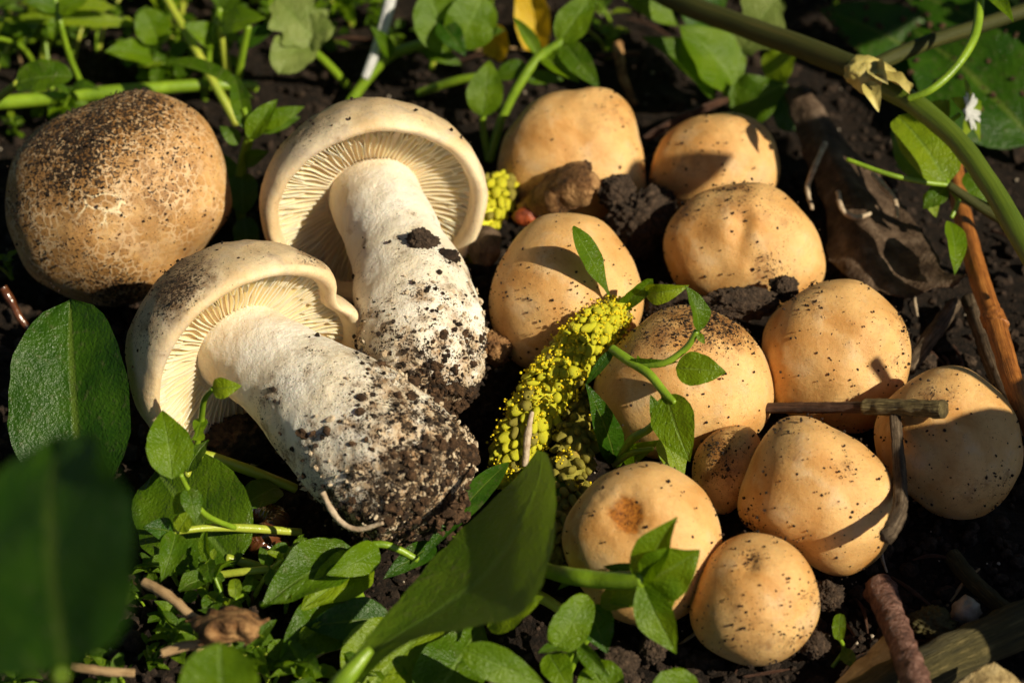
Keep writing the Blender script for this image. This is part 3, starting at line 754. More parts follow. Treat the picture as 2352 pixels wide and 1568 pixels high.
plant('leafy_sprout', 'star-shaped leafy sprout leaning over the cap with the orange wound', 'plant',
      [([(1190, 1290, 0), (1290, 1318, 'b10', 1.6), (1380, 1330, 'b10', 2.4), (1480, 1330, 'b10', 3.0)], [15, 18, 20, 20])],
      [((1465, 1345, 'b10', 2.9), (1556, 1186, 'b10', 3.5), 92, dict(m=0, shape='lance', fold=.5, roll=-15)), ((1480, 1335, 'b10', 3.0), (1608, 1262, 'b10', 3.5), 140, dict(m=0, shape='ovate', fold=.25, roll=30)),
       ((1500, 1330, 'b10', 3.0), (1540, 1400, 'b10', 3.1), 120, dict(m=0, shape='ovate', roll=20)),
       ((1470, 1330, 'b10', 3.0), (1555, 1500, 'b10', 3.0), 92, dict(m=0, shape='lance', fold=.4, roll=20, arch=.1)), ((1500, 1325, 'b10', 2.7), (1385, 1300, 'b10', 2.4), 40, dict(m=2)),
       ((1480, 1340, 'b10', 2.6), (1400, 1385, 'b10', 2.2), 60, dict(m=1, roll=-30))])
plant('chickweed', 'chickweed clump with cupped bright leaves below the wounded cap', 'plant',
      [([(1290, 1560, 0), (1320, 1470, 1.2), (1340, 1400, 1.9)], [9, 9, 7]), ([(1300, 1560, 0), (1340, 1480, .9), (1395, 1420, 1.5)], [8, 8, 6]), ([(1150, 1350, .2), (1240, 1370, .8), (1330, 1430, 1.2)], [14, 14, 10], STEMY)],
      [((1275, 1490, 1.9), (1350, 1365, 2.5), 96, dict(m=0, shape='cord', fold=.25, roll=15)), ((1350, 1390, 1.9), (1395, 1500, 1.5), 92, dict(m=2, fold=.3)),
       ((1380, 1370, 2.0), (1475, 1385, 2.3), 78, dict(m=1, roll=-10)), ((1330, 1480, 1.8), (1400, 1555, 1.5), 46, dict(m=1, fold=.5, roll=20)), ((1310, 1480, 1.8), (1235, 1500, 2.0), 44, dict(m=1, roll=30)),
       ((1060, 1490, 2.3), (1250, 1570, 1.6), 90, dict(m=0, shape='ovate', roll=10)), ((1120, 1440, 1.6), (1250, 1370, 2.4), 92, dict(m=3, shape='ovate', roll=-15)), ((1260, 1500, 1.6), (1310, 1590, 1.4), 76, dict(m=0)),
       ((1360, 1300, .9), (1280, 1355, 1.5), 40, dict(m=1))])
plant('seedling', 'tiny two-leaved seedling on the soil beside the red-brown twig', 'plant',
      [([(1912, 1530, 0), (1938, 1492, .4), (1928, 1465, .7)], [5, 5, 5])],
      [((1928, 1470, .7), (1930, 1408, 1.0), 32, dict(m=0, shape='oblong', roll=-20)), ((1936, 1490, .45), (1968, 1538, .4), 36, dict(m=1, roll=10))])
plant('low_leaf_plant', 'low plant with broad crinkled leaves below the mud-covered stem', 'plant',
      [([(840, 1400, 0), (800, 1320, .8), (760, 1260, 1.0)], [12, 12, 9]), ([(600, 1390, .2), (720, 1330, 1.0), (860, 1250, 1.6), (960, 1285, 1.2)], [10, 10, 9, 8]), ([(440, 1330, .5), (560, 1312, .8), (700, 1300, .9)], [9, 9, 9], STEMY)],
      [((815, 1265, 1.2), (600, 1395, 1.3), 150, dict(m=1, shape='ovate', fold=.3, roll=10, wave=.06)), ((870, 1260, 1.7), (750, 1320, 1.9), 80, dict(m=0, roll=-25, fold=.3)),
       ((850, 1290, 1.0), (690, 1400, 1.2), 120, dict(m=3, shape='ovate', wave=.06)), ((800, 1400, .6), (640, 1520, .8), 150, dict(m=1, shape='ovate', wave=.05)), ((1000, 1250, 1.0), (880, 1330, 1.2), 60, dict(m=2)),
       ((900, 1420, .8), (700, 1440, 1.0), 110, dict(m=2, shape='ovate', wave=.05)), ((1170, 1060, 1.0), (960, 1290, 1.4), 60, dict(m=2, shape='lance')), ((1270, 1060, .9), (1255, 1200, 1.1), 80, dict(m=1, shape='ovate'))])
plant('rosette_leaf', 'broad bright dusty leaf flat on soil under the bent pale leaf', 'leaf',
      [([(780, 1700, 0), (820, 1600, .4), (850, 1560, .6)], [20, 18, 14], STEMY)],
      [((820, 1620, .5), (1010, 1410, .8), 250, dict(m=3, shape='ovate', fold=.15, wave=.05)), ((980, 1640, .5), (1110, 1430, .7), 170, dict(m=1, shape='ovate', wave=.05))])
plant('near_leaf_plant', 'small bright round leaf out of focus under the crinkled leaves', 'leaf',
      [([(520, 1700, 0), (520, 1640, 3), (515, 1600, 5)], [14, 13, 12])], [((520, 1640, 4.6), (505, 1475, 5.8), 190, dict(m=0, shape='round', roll=-10, fold=.2))])
plant('near_leaf_plant', 'round green leaf tip rising from the soil below the dimpled cap', 'leaf',
      [([(1470, 1700, 0), (1440, 1620, .6), (1400, 1580, .9)], [10, 10, 9])], [((1410, 1610, .9), (1350, 1525, 1.3), 110, dict(m=0, shape='round')), ((1560, 1640, 1.0), (1520, 1540, 2.0), 130, dict(m=0, shape='round', roll=15))])

# --- behind the mushrooms
plant('chickweed', 'chickweed stem with a glossy cupped leaf above the largest cap', 'plant',
      [([(-60, 330, 0), (-20, 245, 1.5), (40, 192, 2.8)], [9, 9, 9], STEMY)], [((36, 192, 2.8), (168, 176, 3.1), 92, dict(m=1, shape='cord', fold=.2, roll=-12))])
plant('fallen_stem', 'long green stem lying across the grass behind the largest cap', 'stem',
      [([(-60, 242, .9), (120, 225, .9), (300, 208, .9), (480, 195, .8), (590, 200, .5)], [16, 17, 16, 14, 12])])
plant('yellow_stem_plant', 'slanting yellow-green stem with one long narrow folded leaf', 'plant',
      [([(360, -40, 2.4), (430, 80, 1.8), (485, 180, 1.2), (545, 285, .3)], [9, 10, 10, 12], STEMY)],
      [((375, 143, 2.4), (585, 228, 2.2), 52, dict(m=1, shape='lance', fold=.6, roll=-30))])
plant('chickweed', 'chickweed growing between the largest cap and the tall gilled mushroom', 'plant',
      [([(560, 560, 0), (550, 450, 1.0), (558, 370, 1.8), (575, 300, 2.6), (560, 250, 3.0)], [11, 12, 12, 11, 8])],
      [((572, 320, 2.5), (638, 228, 3.3), 58, dict(m=0, fold=.5)), ((585, 290, 2.6), (700, 245, 3.0), 46, dict(m=0, roll=20)), ((590, 300, 2.4), (690, 270, 2.4), 50, dict(m=1)), ((556, 400, 1.5), (560, 492, 1.2), 72, dict(m=1, shape='round')),
       ((565, 380, 1.8), (618, 348, 2.2), 46, dict(m=1, fold=.6)), ((550, 330, 2.2), (505, 290, 2.6), 40, dict(m=1)), ((560, 500, .9), (575, 590, .7), 60, dict(m=1, shape='round')), ((548, 420, 1.2), (505, 350, 1.6), 38, dict(m=1)), ((566, 300, 2.7), (540, 170, 3.2), 50, dict(m=1, fold=.5))])
plant('lobed_leaf_plant', 'pale lobed leaf in the blurred greenery behind the tall gilled mushroom', 'leaf',
      [([(800, 200, 0), (745, 140, 1.2), (700, 105, 2.0)], [10, 10, 9])],
      [((735, 110, 2.0), (635, -5, 2.9), 120, dict(m=4, shape='lobed')), ((700, 90, 2.1), (640, 170, 1.8), 110, dict(m=4, shape='cord')), ((700, 90, 2.1), (765, 60, 2.6), 90, dict(m=4, shape='round'))])
plant('silver_stalk', 'glinting silvery wet stalk behind the tall gilled mushroom', 'stalk', [([(905, -40, 2.6), (885, 50, 2.0), (862, 120, 1.4), (838, 180, .9)], [13, 14, 12, 10], SILV)])
plant('chickweed', 'big-leaved chickweed in the blurred background beside the silvery stalk', 'plant',
      [([(800, 240, 0), (880, 140, 1.0), (960, 105, 1.5), (1040, 90, 1.9)], [12, 13, 12, 10]), ([(960, 215, .4), (1040, 188, 1.0), (1100, 175, 1.3)], [9, 10, 8])],
      [((1030, 120, 1.8), (985, -20, 3.2), 120, dict(m=0, shape='round')), ((1050, 110, 2.0), (1110, -10, 3.1), 120, dict(m=0, shape='round', roll=20)), ((1040, 100, 1.6), (1160, 70, 2.0), 80, dict(m=1, roll=-20)),
       ((970, 110, 1.5), (1060, 150, 1.2), 50, dict(m=1)), ((1010, 50, 2.6), (1070, 130, 2.2), 60, dict(m=2)), ((900, 130, 1.2), (850, 60, 2.4), 40, dict(m=1))])
plant('chickweed', 'chickweed with a drooping spoon leaf between the gilled cap and the smooth button', 'plant',
      [([(1122, 370, 0), (1110, 300, .7), (1108, 255, 1.2)], [8, 8, 7]), ([(1124, 372, 0), (1150, 280, .9), (1195, 190, 1.8), (1240, 130, 2.3), (1290, 95, 2.6), (1340, 20, 3.2)], [9, 10, 11, 12, 11, 9])],
      [((1108, 268, 1.2), (1125, 138, 2.3), 90, dict(m=0, shape='ovate')), ((1285, 100, 2.6), (1370, -20, 3.6), 84, dict(m=0)), ((1290, 95, 2.6), (1378, 205, 2.0), 66, dict(m=1, roll=10)), ((1240, 125, 2.3), (1330, 190, 1.9), 56, dict(m=0, fold=.6)),
       ((1210, 150, 2.0), (1130, 185, 1.6), 50, dict(m=1)), ((1200, 180, 1.8), (1295, 185, 1.5), 40, dict(m=1)), ((1240, 130, 2.3), (1180, 40, 3.0), 36, dict(m=0, fold=.5))])
for b, t, wd, lab in (((1135, 135, .6), (1150, 58, 1.6), 78, 'small yellow petal standing in the soil behind the chickweed'), ((1235, 120, .6), (1215, -30, 2.0), 88, 'tall yellow petal next to a smaller petal behind the chickweed')):
    o = mk('yellow_petal', leaf_geo(P(b), P(t), wd * pxs(P(b)), fold=.5, arch=-.1, shape='oblong', roll=-20), PETY); tag(o, lab, 'petal')
plant('lettuce_plant', 'broad-leaved plant in shade behind the furthest button cap', 'plant',
      [([(1700, 260, 0), (1650, 180, .8), (1600, 110, 1.4)], [12, 12, 10])],
      [((1640, 230, .8), (1475, 85, 2.2), 120, dict(m=1, shape='lance', roll=30, fold=.5)), ((1690, 200, 1.0), (1560, 60, 2.4), 170, dict(m=0, shape='ovate', roll=20)), ((1680, 260, .8), (1810, 195, 1.6), 130, dict(m=1, shape='ovate', wave=.06)),
       ((1830, 300, .4), (1780, 200, 1.3), 90, dict(m=2)), ((1700, 120, 1.6), (1790, -10, 3.0), 110, dict(m=4, shape='lobed')), ((1760, 180, 1.2), (1830, 120, 2.0), 90, dict(m=3)), ((1560, 60, 2.0), (1400, -30, 3.0), 60, dict(m=0, shape='lance')),
       ((1650, 60, 1.6), (1540, -40, 3.0), 150, dict(m=2))])
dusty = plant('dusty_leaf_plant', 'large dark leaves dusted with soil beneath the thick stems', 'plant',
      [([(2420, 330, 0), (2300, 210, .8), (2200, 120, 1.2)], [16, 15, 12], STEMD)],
      [((2380, 330, .5), (2080, 60, 1.2), 300, dict(m=2, shape='ovate', wave=.04)), ((2420, 160, .8), (2060, -30, 1.6), 200, dict(m=2, shape='ovate', wave=.04)), ((2150, 150, .6), (1880, 20, 1.3), 170, dict(m=2, shape='ovate')), ((2480, 60, 2.2), (2290, -30, 2.8), 110, dict(m=4))])
rnd = random.Random(44); dp = []
for ch in dusty.children:
    if ch.name.startswith('leaf'):
        dp += [((v.co + ch.location) / S + ORG[dusty], Vector((0, 0, 1))) for v in ch.data.vertices]
specks(dusty, dp, 420, .02, .12, MUD, rnd)
plant('fleshy_weed', 'pale fleshy-stemmed weed in the blurred patch beside the slanting yellow stem', 'plant',
      [([(470, 230, 0), (480, 130, 1.3), (505, 20, 2.6)], [9, 9, 8]), ([(535, 240, 0), (520, 150, 1.2), (505, 50, 2.4)], [10, 10, 8], STEMY), ([(540, 240, 0), (552, 150, 1.4), (570, 60, 2.6)], [10, 9, 8])],
      [((505, 60, 2.4), (610, 40, 3.0), 70, dict(m=0)), ((545, 110, 1.8), (650, 55, 2.4), 46, dict(m=2)), ((500, 100, 1.6), (420, 55, 2.4), 62, dict(m=0)), ((510, 20, 2.6), (560, -40, 3.2), 60, dict(m=1))])
plant('broad_weed', 'blurred weed with two wide leaves and a yellowish blade behind the largest cap', 'plant',
      [([(380, 200, 0), (365, 120, 1.0), (350, 80, 1.6)], [8, 8, 7])],
      [((365, 100, 1.4), (330, 20, 2.4), 80, dict(m=0, shape='round')), ((350, 130, 1.0), (240, 120, 1.8), 70, dict(m=0)), ((330, 60, 1.6), (-20, 50, 1.8), 40, dict(m=3, shape='lance')), ((270, 20, 2.4), (40, 10, 2.2), 40, dict(m=3, shape='lance'))])
plant('drooping_weed', 'thin upright weed with a hanging bud-like leaf behind the largest cap', 'plant',
      [([(190, 200, .6), (160, 130, 1.6), (140, 60, 2.6), (120, -30, 3.4)], [7, 7, 7, 6])],
      [((130, 40, 2.8), (122, 95, 2.2), 34, dict(m=0, fold=.6)), ((130, 20, 3.0), (60, 5, 3.4), 46, dict(m=1)), ((135, 30, 3.0), (210, -10, 3.4), 50, dict(m=0))])
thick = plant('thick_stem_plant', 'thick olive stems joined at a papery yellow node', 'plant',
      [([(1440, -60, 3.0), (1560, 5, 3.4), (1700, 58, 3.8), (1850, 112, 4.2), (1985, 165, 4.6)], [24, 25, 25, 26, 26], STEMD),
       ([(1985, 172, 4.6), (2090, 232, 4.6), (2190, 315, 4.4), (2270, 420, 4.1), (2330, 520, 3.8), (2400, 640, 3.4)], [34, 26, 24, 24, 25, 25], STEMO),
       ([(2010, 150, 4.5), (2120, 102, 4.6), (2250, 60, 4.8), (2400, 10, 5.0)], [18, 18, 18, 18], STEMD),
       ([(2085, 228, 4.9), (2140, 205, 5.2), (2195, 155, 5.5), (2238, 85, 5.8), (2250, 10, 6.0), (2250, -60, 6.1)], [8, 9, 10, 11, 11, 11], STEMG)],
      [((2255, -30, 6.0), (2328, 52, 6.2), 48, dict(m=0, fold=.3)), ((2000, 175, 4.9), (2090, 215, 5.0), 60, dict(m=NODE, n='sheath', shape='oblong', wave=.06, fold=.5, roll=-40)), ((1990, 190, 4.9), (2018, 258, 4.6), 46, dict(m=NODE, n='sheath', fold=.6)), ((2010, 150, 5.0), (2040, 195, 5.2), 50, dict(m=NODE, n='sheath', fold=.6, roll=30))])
mk('node', lump(P((2008, 178, 4.7)), .62, (1.25, .75, .72), 4, .16, 4, Quaternion((0, 1, 0), R(22))), NODE, thick)
rc = plant('chickweed', 'flowering chickweed with a hairy rounded leaf under the thick stem', 'plant',
      [([(2420, 600, 1.0), (2350, 535, 2.0), (2260, 480, 2.4), (2178, 425, 2.8)], [13, 13, 12, 10], STEMD), ([(2180, 425, 2.8), (2120, 418, 3.0), (2040, 400, 3.2), (1945, 366, 3.4)], [6, 6, 6, 5]),
       ([(2175, 425, 2.8), (2200, 460, 2.3), (2185, 500, 2.0)], [6, 6, 5]), ([(2178, 425, 2.8), (2140, 330, 2.8), (2170, 290, 3.0), (2205, 262, 3.2)], [7, 7, 6, 6])],
      [((2176, 422, 2.8), (2062, 268, 3.4), 138, dict(m=3, shape='cord', fold=.25, roll=10)), ((2172, 418, 2.7), (2048, 300, 2.6), 100, dict(m=1, shape='ovate', roll=-30)), ((2180, 420, 2.6), (2055, 380, 2.2), 60, dict(m=1)),
       ((2215, 400, 2.4), (2285, 470, 2.0), 62, dict(m=1, shape='ovate')), ((2180, 508, 2.2), (2192, 632, 1.8), 62, dict(m=0, shape='ovate', fold=.35, roll=-25)), ((2175, 430, 2.6), (2120, 480, 2.2), 50, dict(m=1)), ((2130, 440, 2.4), (2150, 500, 2.0), 40, dict(m=3)),
       ((2120, 300, 2.8), (2180, 230, 3.2), 70, dict(m=3, fold=.4))])
fl = P((2212, 258, 3.3)); s_ = pxs(fl)
ax = (RIGHT * .75 + UP * .1 + TOW * .55).normalized(); fx = ax.orthogonal().normalized(); fy = ax.cross(fx)
for k in range(5):
    d = fx * math.cos(k * 1.2566) + fy * math.sin(k * 1.2566)
    mk('sepal', leaf_geo(fl, fl + (d * 84 + ax * 10) * s_, 38 * s_, fold=.4, shape='lance', facing=ax), LEAF[3], rc)
    d = fx * math.cos(k * 1.2566 + .63) + fy * math.sin(k * 1.2566 + .63)
    for e in (-.22, .22):
        d2 = Quaternion(ax, e) @ d
        mk('petal', leaf_geo(fl + ax * 4 * s_, fl + (d2 * 46 + ax * 22) * s_, 15 * s_, fold=.2, shape='oblong', facing=ax), PETW, rc)

# --- seedlings that fill the green patches: a few kinds, copied
def proto(seed, tall, nst, lsize):
    rnd = random.Random(seed)
    root = empty('seedling', Vector((0, 0, 0)), 'x', 'plant')
    for k in range(nst):
        a = rnd.uniform(0, 6.28); hgt = tall * rnd.uniform(.6, 1.1); lean = rnd.uniform(.2, .9) * hgt
        d = Vector((math.cos(a), math.sin(a), 0))
        pts = [Vector((0, 0, -.2)), d * lean * .3 + Vector((0, 0, hgt * .45)), d * lean * .7 + Vector((0, 0, hgt * .8)), d * lean + Vector((0, 0, hgt))]
        mk('stem', tube(pts, [.075, .07, .06, .05], 7, 14), rnd.choice((STEMG, STEMY)), root)
        for lv, h in ((.5, .5), (.8, .85), (1, 1)):
            p = d * lean * lv * (.7 if lv < 1 else 1) + Vector((0, 0, hgt * h))
            for e in (0, 1):
                b = a + 1.57 * (lv * 4) + e * math.pi + rnd.uniform(-.4, .4); L = lsize * rnd.uniform(.6, 1.2)
                t = p + Vector((math.cos(b), math.sin(b), rnd.uniform(-.1, .6))) * L
                mk('leaf', leaf_geo(p, t, L * rnd.uniform(.45, .7), rnd.uniform(-30, 30), rnd.uniform(-.05, .15), rnd.uniform(.1, .5), rnd.choice(('ovate', 'ovate', 'cord', 'spoon')), seed=k + lv, nu=12, nv=6, facing=Vector((0, -.3, 1))), LEAF[rnd.choice((0, 0, 1, 1, 3))], root)
    return root
PROTO = [proto(1, 2.0, 2, .75), proto(2, 1.5, 2, .85), proto(3, 2.4, 3, .65), proto(4, 1.1, 2, .7), proto(5, 1.7, 1, 1.0), proto(6, .9, 3, .55)]
used = set()
def sow(spots, label, group, seed):
    rnd = random.Random(seed)
    for px, py, sc_ in spots:
        k = rnd.randrange(len(PROTO))
        o = PROTO[k] if k not in used else copy_tree(PROTO[k])
        used.add(k)
        p = gpt(px, py); o.location = p * S; o.rotation_euler = (rnd.uniform(-.15, .15), rnd.uniform(-.15, .15), rnd.uniform(0, 6.28))
        o.scale = (sc_,) * 3; tag(o, label, 'plant', group)
rnd = random.Random(5)
def spread(boxes, mind):
    out = []
    for x0, x1, y0, y1, n, s0, s1 in boxes:
        t = 0; c = 0
        while c < n and t < 400:
            t += 1; x, y = rnd.uniform(x0, x1), rnd.uniform(y0, y1)
            if all(math.hypot(x - a, y - b) > mind for a, b, _ in out): out.append((x, y, rnd.uniform(s0, s1))); c += 1
    return out
sow(spread([(-60, 560, 60, 215, 19, .7, 1.2), (-60, 130, 230, 330, 4, .6, .9), (-100, 520, -160, 40, 13, .8, 1.4)], 48),
    'small leafy seedling in the blurred green patch behind the largest cap', 'seedlings behind the largest cap', 11)
sow(spread([(600, 1000, 40, 165, 9, .7, 1.1), (540, 900, -160, 40, 7, .8, 1.4)], 48), 'blurred seedling behind the tall gilled mushroom, near the pale lobed leaf', 'seedlings near the pale lobed leaf', 15)
sow(spread([(900, 1480, -160, 40, 9, .8, 1.3)], 48), 'blurred seedling near the yellow petals and silvery stalk', 'seedlings near the yellow petals', 16)
sow(spread([(1480, 2380, -170, 30, 16, .8, 1.4), (1380, 1480, 60, 160, 2, .5, .8)], 55), 'seedling in the dim greenery beyond the thick olive stems', 'seedlings beyond the thick stems', 12)
sow(spread([(330, 700, 1380, 1570, 11, .5, .8), (-40, 340, 1530, 1640, 8, .5, .8), (560, 960, 1540, 1640, 6, .5, .8), (330, 480, 1290, 1400, 3, .4, .6)], 55),
    'small seedling in the weedy soil below the crinkled leaves', 'seedlings below the mushrooms', 13)
sow([(30, 640, .5), (1080, 1300, .5), (1010, 1380, .5)], 'small weed seedling rooted in shaded soil beside a mushroom', 'seedlings beside the mushrooms', 14)

# ------------------------------------------------------------------ catkins
def catkin(label, path, r, n, mat, seed, pollen=0, dead=.0):
    pts = [P(q) for q in path]; c = catmull(pts, 60); s = pxs(pts[0]); rnd = random.Random(seed)
    root = empty('catkin', Vector((pts[-1].x, pts[-1].y, gh(pts[-1].x, pts[-1].y))), label, 'catkin')
    mk('core', tube(pts, [r * .5 * s, r * .72 * s, r * .74 * s, r * .6 * s], 12, 40, .1, seed, 3), mat, root)
    meshes = []
    for v in range(4):
        g = lump(Vector((0, 0, 0)), 1, (.62, .95, .5), 2, .28, seed + v * 3, None, 1.5)
        vs = [Vector((p.x * (1 - .35 * max(0, p.y)), p.y, p.z + .18 * p.y * p.y)) for p in g[0]]
        me = bpy.data.meshes.new('floret'); me.from_pydata([p[:] for p in vs], [], g[1]); me.polygons.foreach_set('use_smooth', [True] * len(g[1]))
        me.materials.append(FLOD if v == 3 and dead else mat); meshes.append(me)
    ref = None; pv, pf = [], []
    for i in range(n):
        u = (i + .5) / n; t = u * 59; k = min(int(t), 58); p = c[k].lerp(c[k + 1], t - k)
        d = (c[min(k + 2, 59)] - c[max(k - 1, 0)]).normalized()
        x = (TOW - d * TOW.dot(d)).normalized(); y = d.cross(x)
        a = i * 2.39996; out = x * math.cos(a) + y * math.sin(a)
        env = min(1, .55 + 2.2 * u, .45 + 3.0 * (1 - u)); rr = r * s * env * rnd.uniform(.78, .92)
        o = bpy.data.objects.new('floret', rnd.choices(meshes, (4, 4, 4, dead * 12))[0]); sc.collection.objects.link(o)
        yv = (d + out * .55).normalized(); xv = yv.cross(out).normalized(); zv = xv.cross(yv)
        m = Matrix((xv, yv, zv)).transposed(); f = r * s * rnd.uniform(.24, .42)
        o.parent = root
        o.matrix_local = Matrix.Translation((p + out * rr - ORG[root]) * S) @ m.to_4x4() @ Matrix.Rotation(rnd.uniform(-.5, .5), 4, 'Z') @ Matrix.Rotation(rnd.uniform(-.35, .35), 4, 'X') @ Matrix.Diagonal((f * S * rnd.uniform(.8, 1.35), f * S * rnd.uniform(.85, 1.2), f * S * rnd.uniform(.8, 1.3), 1))
        if pollen and rnd.random() < pollen * (1.6 - 1.4 * u):
            for q in range(12):
                g = lump(p + out * rr * 1.18 + Vector((rnd.gauss(0, 1), rnd.gauss(0, 1), rnd.gauss(0, 1))) * .075, rnd.uniform(.015, .036), (1, 1, 1), 1, .4, q)
                z = len(pv); pv += g[0]; pf += [tuple(w_ + z for w_ in f_) for f_ in g[1]]
    if pv: mk('pollen', (pv, pf), POLL, root, smooth=False)['kind'] = 'stuff'
    return root
ck = catkin('bright yellow-green catkin full of pollen lying between the caps', [(1425, 712, 'b4', 1.6), (1360, 770, 'b4', 2.0), (1290, 850, 'b4', 2.3), (1225, 950, 'b4', 2.6), (1185, 1040, 'b4', 2.7), (1165, 1110, 'b4', 2.6)], 56, 290, FLOR, 3, .75, .14)
catkin('short catkin with orange-tipped florets behind the tall gilled mushroom', [(1165, 420, 1.3), (1120, 465, 1.2), (1085, 530, 1.0), (1060, 580, .8)], 52, 110, FLOR, 5, 0, .35)
catkin('withered catkin in the shade under the bright catkin', [(1335, 900, .9), (1325, 1000, .9), (1300, 1120, .8), (1275, 1230, .7), (1260, 1290, .5)], 50, 190, FLOD, 7, .05, 0)

# ------------------------------------------------------------------ twigs, dead leaves, clods
def twig(name, label, cat, segs, group=None):
    first = [P(q) for q in segs[0][0]]
    root = empty(name, Vector((first[0].x, first[0].y, gh(first[0].x, first[0].y))), label, cat, group)
    for i, (path, rad, m, nm, o) in enumerate(segs):
        pts = [P(q) for q in path]; s = pxs(pts[0])
        mk(nm, tube(pts, [r * s for r in rad], 20, max(24, len(pts) * 12), o.get('rough', .12), i + len(label), o.get('fr', 4), o.get('ridge', 0), o.get('amp', 0), False), m, root)
    return root
twig('two_coloured_twig', 'thin straight twig, half dark and half olive, lying across the caps', 'twig',
     [([(1742, 937, 'b5', 1.3), (1860, 936, 'b5', 2.1), (1990, 935, 'b5', 3.0)], [12, 13, 13], TWB, 'bare_wood', dict(rough=.1)),
      ([(1985, 934, 'b5', 2.97), (2080, 936, 'b5', 3.6), (2168, 940, 'b5', 4.25)], [18, 19, 21], TWY, 'bark', dict(rough=.16, ridge=7, amp=.06))])
twig('hanging_twig', 'thin grey twig hanging over the edge of the lopsided cap', 'twig',
     [([(2055, 950, 'b9', -.3), (2062, 1040, 'b9', .4), (2068, 1125, 'b9', 1.0), (2064, 1180, 'b9', 2.0), (2038, 1232, 'b9', 3.0)], [13, 14, 16, 17, 18], TWG, 'shaft', dict(rough=.16, ridge=5, amp=.1))])
twig('orange_twig', 'orange-brown jointed twig standing beside the shaded cap', 'twig',
     [([(2190, 370, 1.4), (2212, 500, 1.6), (2250, 640, 1.8), (2285, 738, 1.9)], [19, 21, 22, 21], TWO, 'shaft', dict(rough=.06, ridge=3, amp=.06)),
      ([(2283, 732, 1.9), (2308, 815, 2.0), (2335, 900, 2.0), (2385, 1020, 1.9)], [25, 24, 23, 22], TWO, 'shaft', dict(rough=.07)),
      ([(2277, 722, 1.9), (2290, 752, 1.9)], [27, 28], TWO, 'joint', dict(rough=.15))])
twig('grey_stick', 'thick grey stick half hidden behind the orange twig', 'stick', [([(2232, 690, .6), (2262, 780, .7), (2300, 880, .7), (2340, 960, .6)], [24, 22, 21, 20], TWG, 'shaft', dict(rough=.18))])
twig('grey_splinter', 'flat grey splinter leaning beside the wrinkled cap', 'stick', [([(2196, 695, .9), (2140, 770, .7), (2088, 850, .5)], [15, 20, 14], TWG, 'shaft', dict(rough=.2))])
twig('red_brown_twig', 'stout red-brown twig with a broken end on the soil', 'twig',
     [([(2022, 1352, .7), (2040, 1400, .9), (2070, 1470, 1.2), (2100, 1560, 1.6), (2135, 1660, 1.9)], [38, 33, 30, 33, 34], TWR, 'shaft', dict(rough=.2, fr=4.5)),
      ([(2002, 1340, .75), (2050, 1352, .8)], [16, 18], TWR, 'stub', dict(rough=.3))])
twig('dark_log', 'dark mossy stick under the red-brown twig', 'stick', [([(1880, 1680, .3), (2040, 1580, .5), (2200, 1500, .6), (2420, 1400, .7)], [60, 58, 56, 54], LOG, 'shaft', dict(rough=.12, fr=2))])
twig('shaded_stick', 'thin brown stick lying in deep shade below the shaded cap', 'stick', [([(2185, 1275, .3), (2240, 1340, .3), (2320, 1410, .3)], [20, 20, 19], LOG, 'shaft', dict(rough=.15))])
twig('brown_stalk', 'upright brown stalk behind the furthest button cap', 'stalk', [([(1418, 100, 1.2), (1432, 180, .8), (1460, 240, .4)], [12, 11, 8], BARK, 'shaft', dict(rough=.2)), ([(1370, 128, .8), (1470, 122, .8)], [6, 8], TWB, 'side_twig', {})])
twig('root_fibre', 'reddish brown root arching behind the furthest button cap', 'root', [([(1480, 320, .5), (1560, 275, .9), (1640, 240, 1.2), (1700, 220, .8)], [9, 11, 9, 5], TWB, 'shaft', dict(rough=.3))])
twig('dry_grass', 'dry brown grass stalk over the weedy soil', 'stalk', [([(330, 1335, 2.0), (390, 1370, 2.0), (450, 1420, 1.8), (520, 1440, 1.6)], [12, 12, 10, 8], STRAW, 'shaft', dict(rough=.2))])
twig('dry_grass', 'short tan straw piece lying among seedlings', 'stalk', [([(165, 1530, 1.6), (240, 1540, 1.6), (310, 1545, 1.5)], [10, 11, 10], STRAW, 'shaft', dict(rough=.2))])
twig('dry_grass', 'forked brown straw piece beside the curled dry husk', 'stalk', [([(370, 1500, 2.0), (440, 1480, 2.0), (530, 1475, 1.8)], [11, 12, 8], STRAW, 'shaft', dict(rough=.2)), ([(460, 1480, 2.0), (450, 1540, 1.8)], [9, 8], STRAW, 'fork', dict(rough=.2))])
twig('dry_shred', 'thin pale dry shred lying on the bright catkin', 'stalk', [([(1222, 945, 'b4', 3.25), (1212, 1000, 'b4', 3.35), (1205, 1070, 'b4', 3.3)], [4, 9, 7], ROOT, 'shaft', dict(rough=.25))])
twig('rootlet', 'pale curved rootlet hanging from the mud-covered stem', 'root', [([(740, 1130, 'B', 3.4), (775, 1190, 'B', 3.4), (820, 1215, 'B', 3.5), (880, 1200, 'B', 3.7)], [8, 7, 6, 5], ROOT, 'shaft', dict(rough=.2))])
for lab, pts in (('pale forked rootlet on the dead brown leaf, the longest one', [(1895, 330, 1.7), (1870, 385, 1.8), (1855, 430, 1.5), (1865, 480, 1.4)]), ('pale rootlet hook low on the dead brown leaf', [(1925, 440, 1.8), (1935, 480, 1.7), (1965, 500, 1.5), (2000, 490, 1.3)]), ('thin rootlet beside the hooked one on the dead brown leaf', [(2005, 400, 1.5), (2030, 430, 1.6), (2055, 460, 1.5), (2060, 500, 1.3)])):
    twig('rootlet', lab, 'root', [(pts, [6, 7, 6, 4], ROOT, 'shaft', dict(rough=.25))])
twig('pink_root', 'shiny pinkish root at the edge of the dark hollow beside the oblong leaf', 'root', [([(5, 660, 1.2), (25, 690, .9), (45, 730, .6), (70, 760, .3)], [11, 10, 9, 7], WORM, 'shaft', dict(rough=.2))])

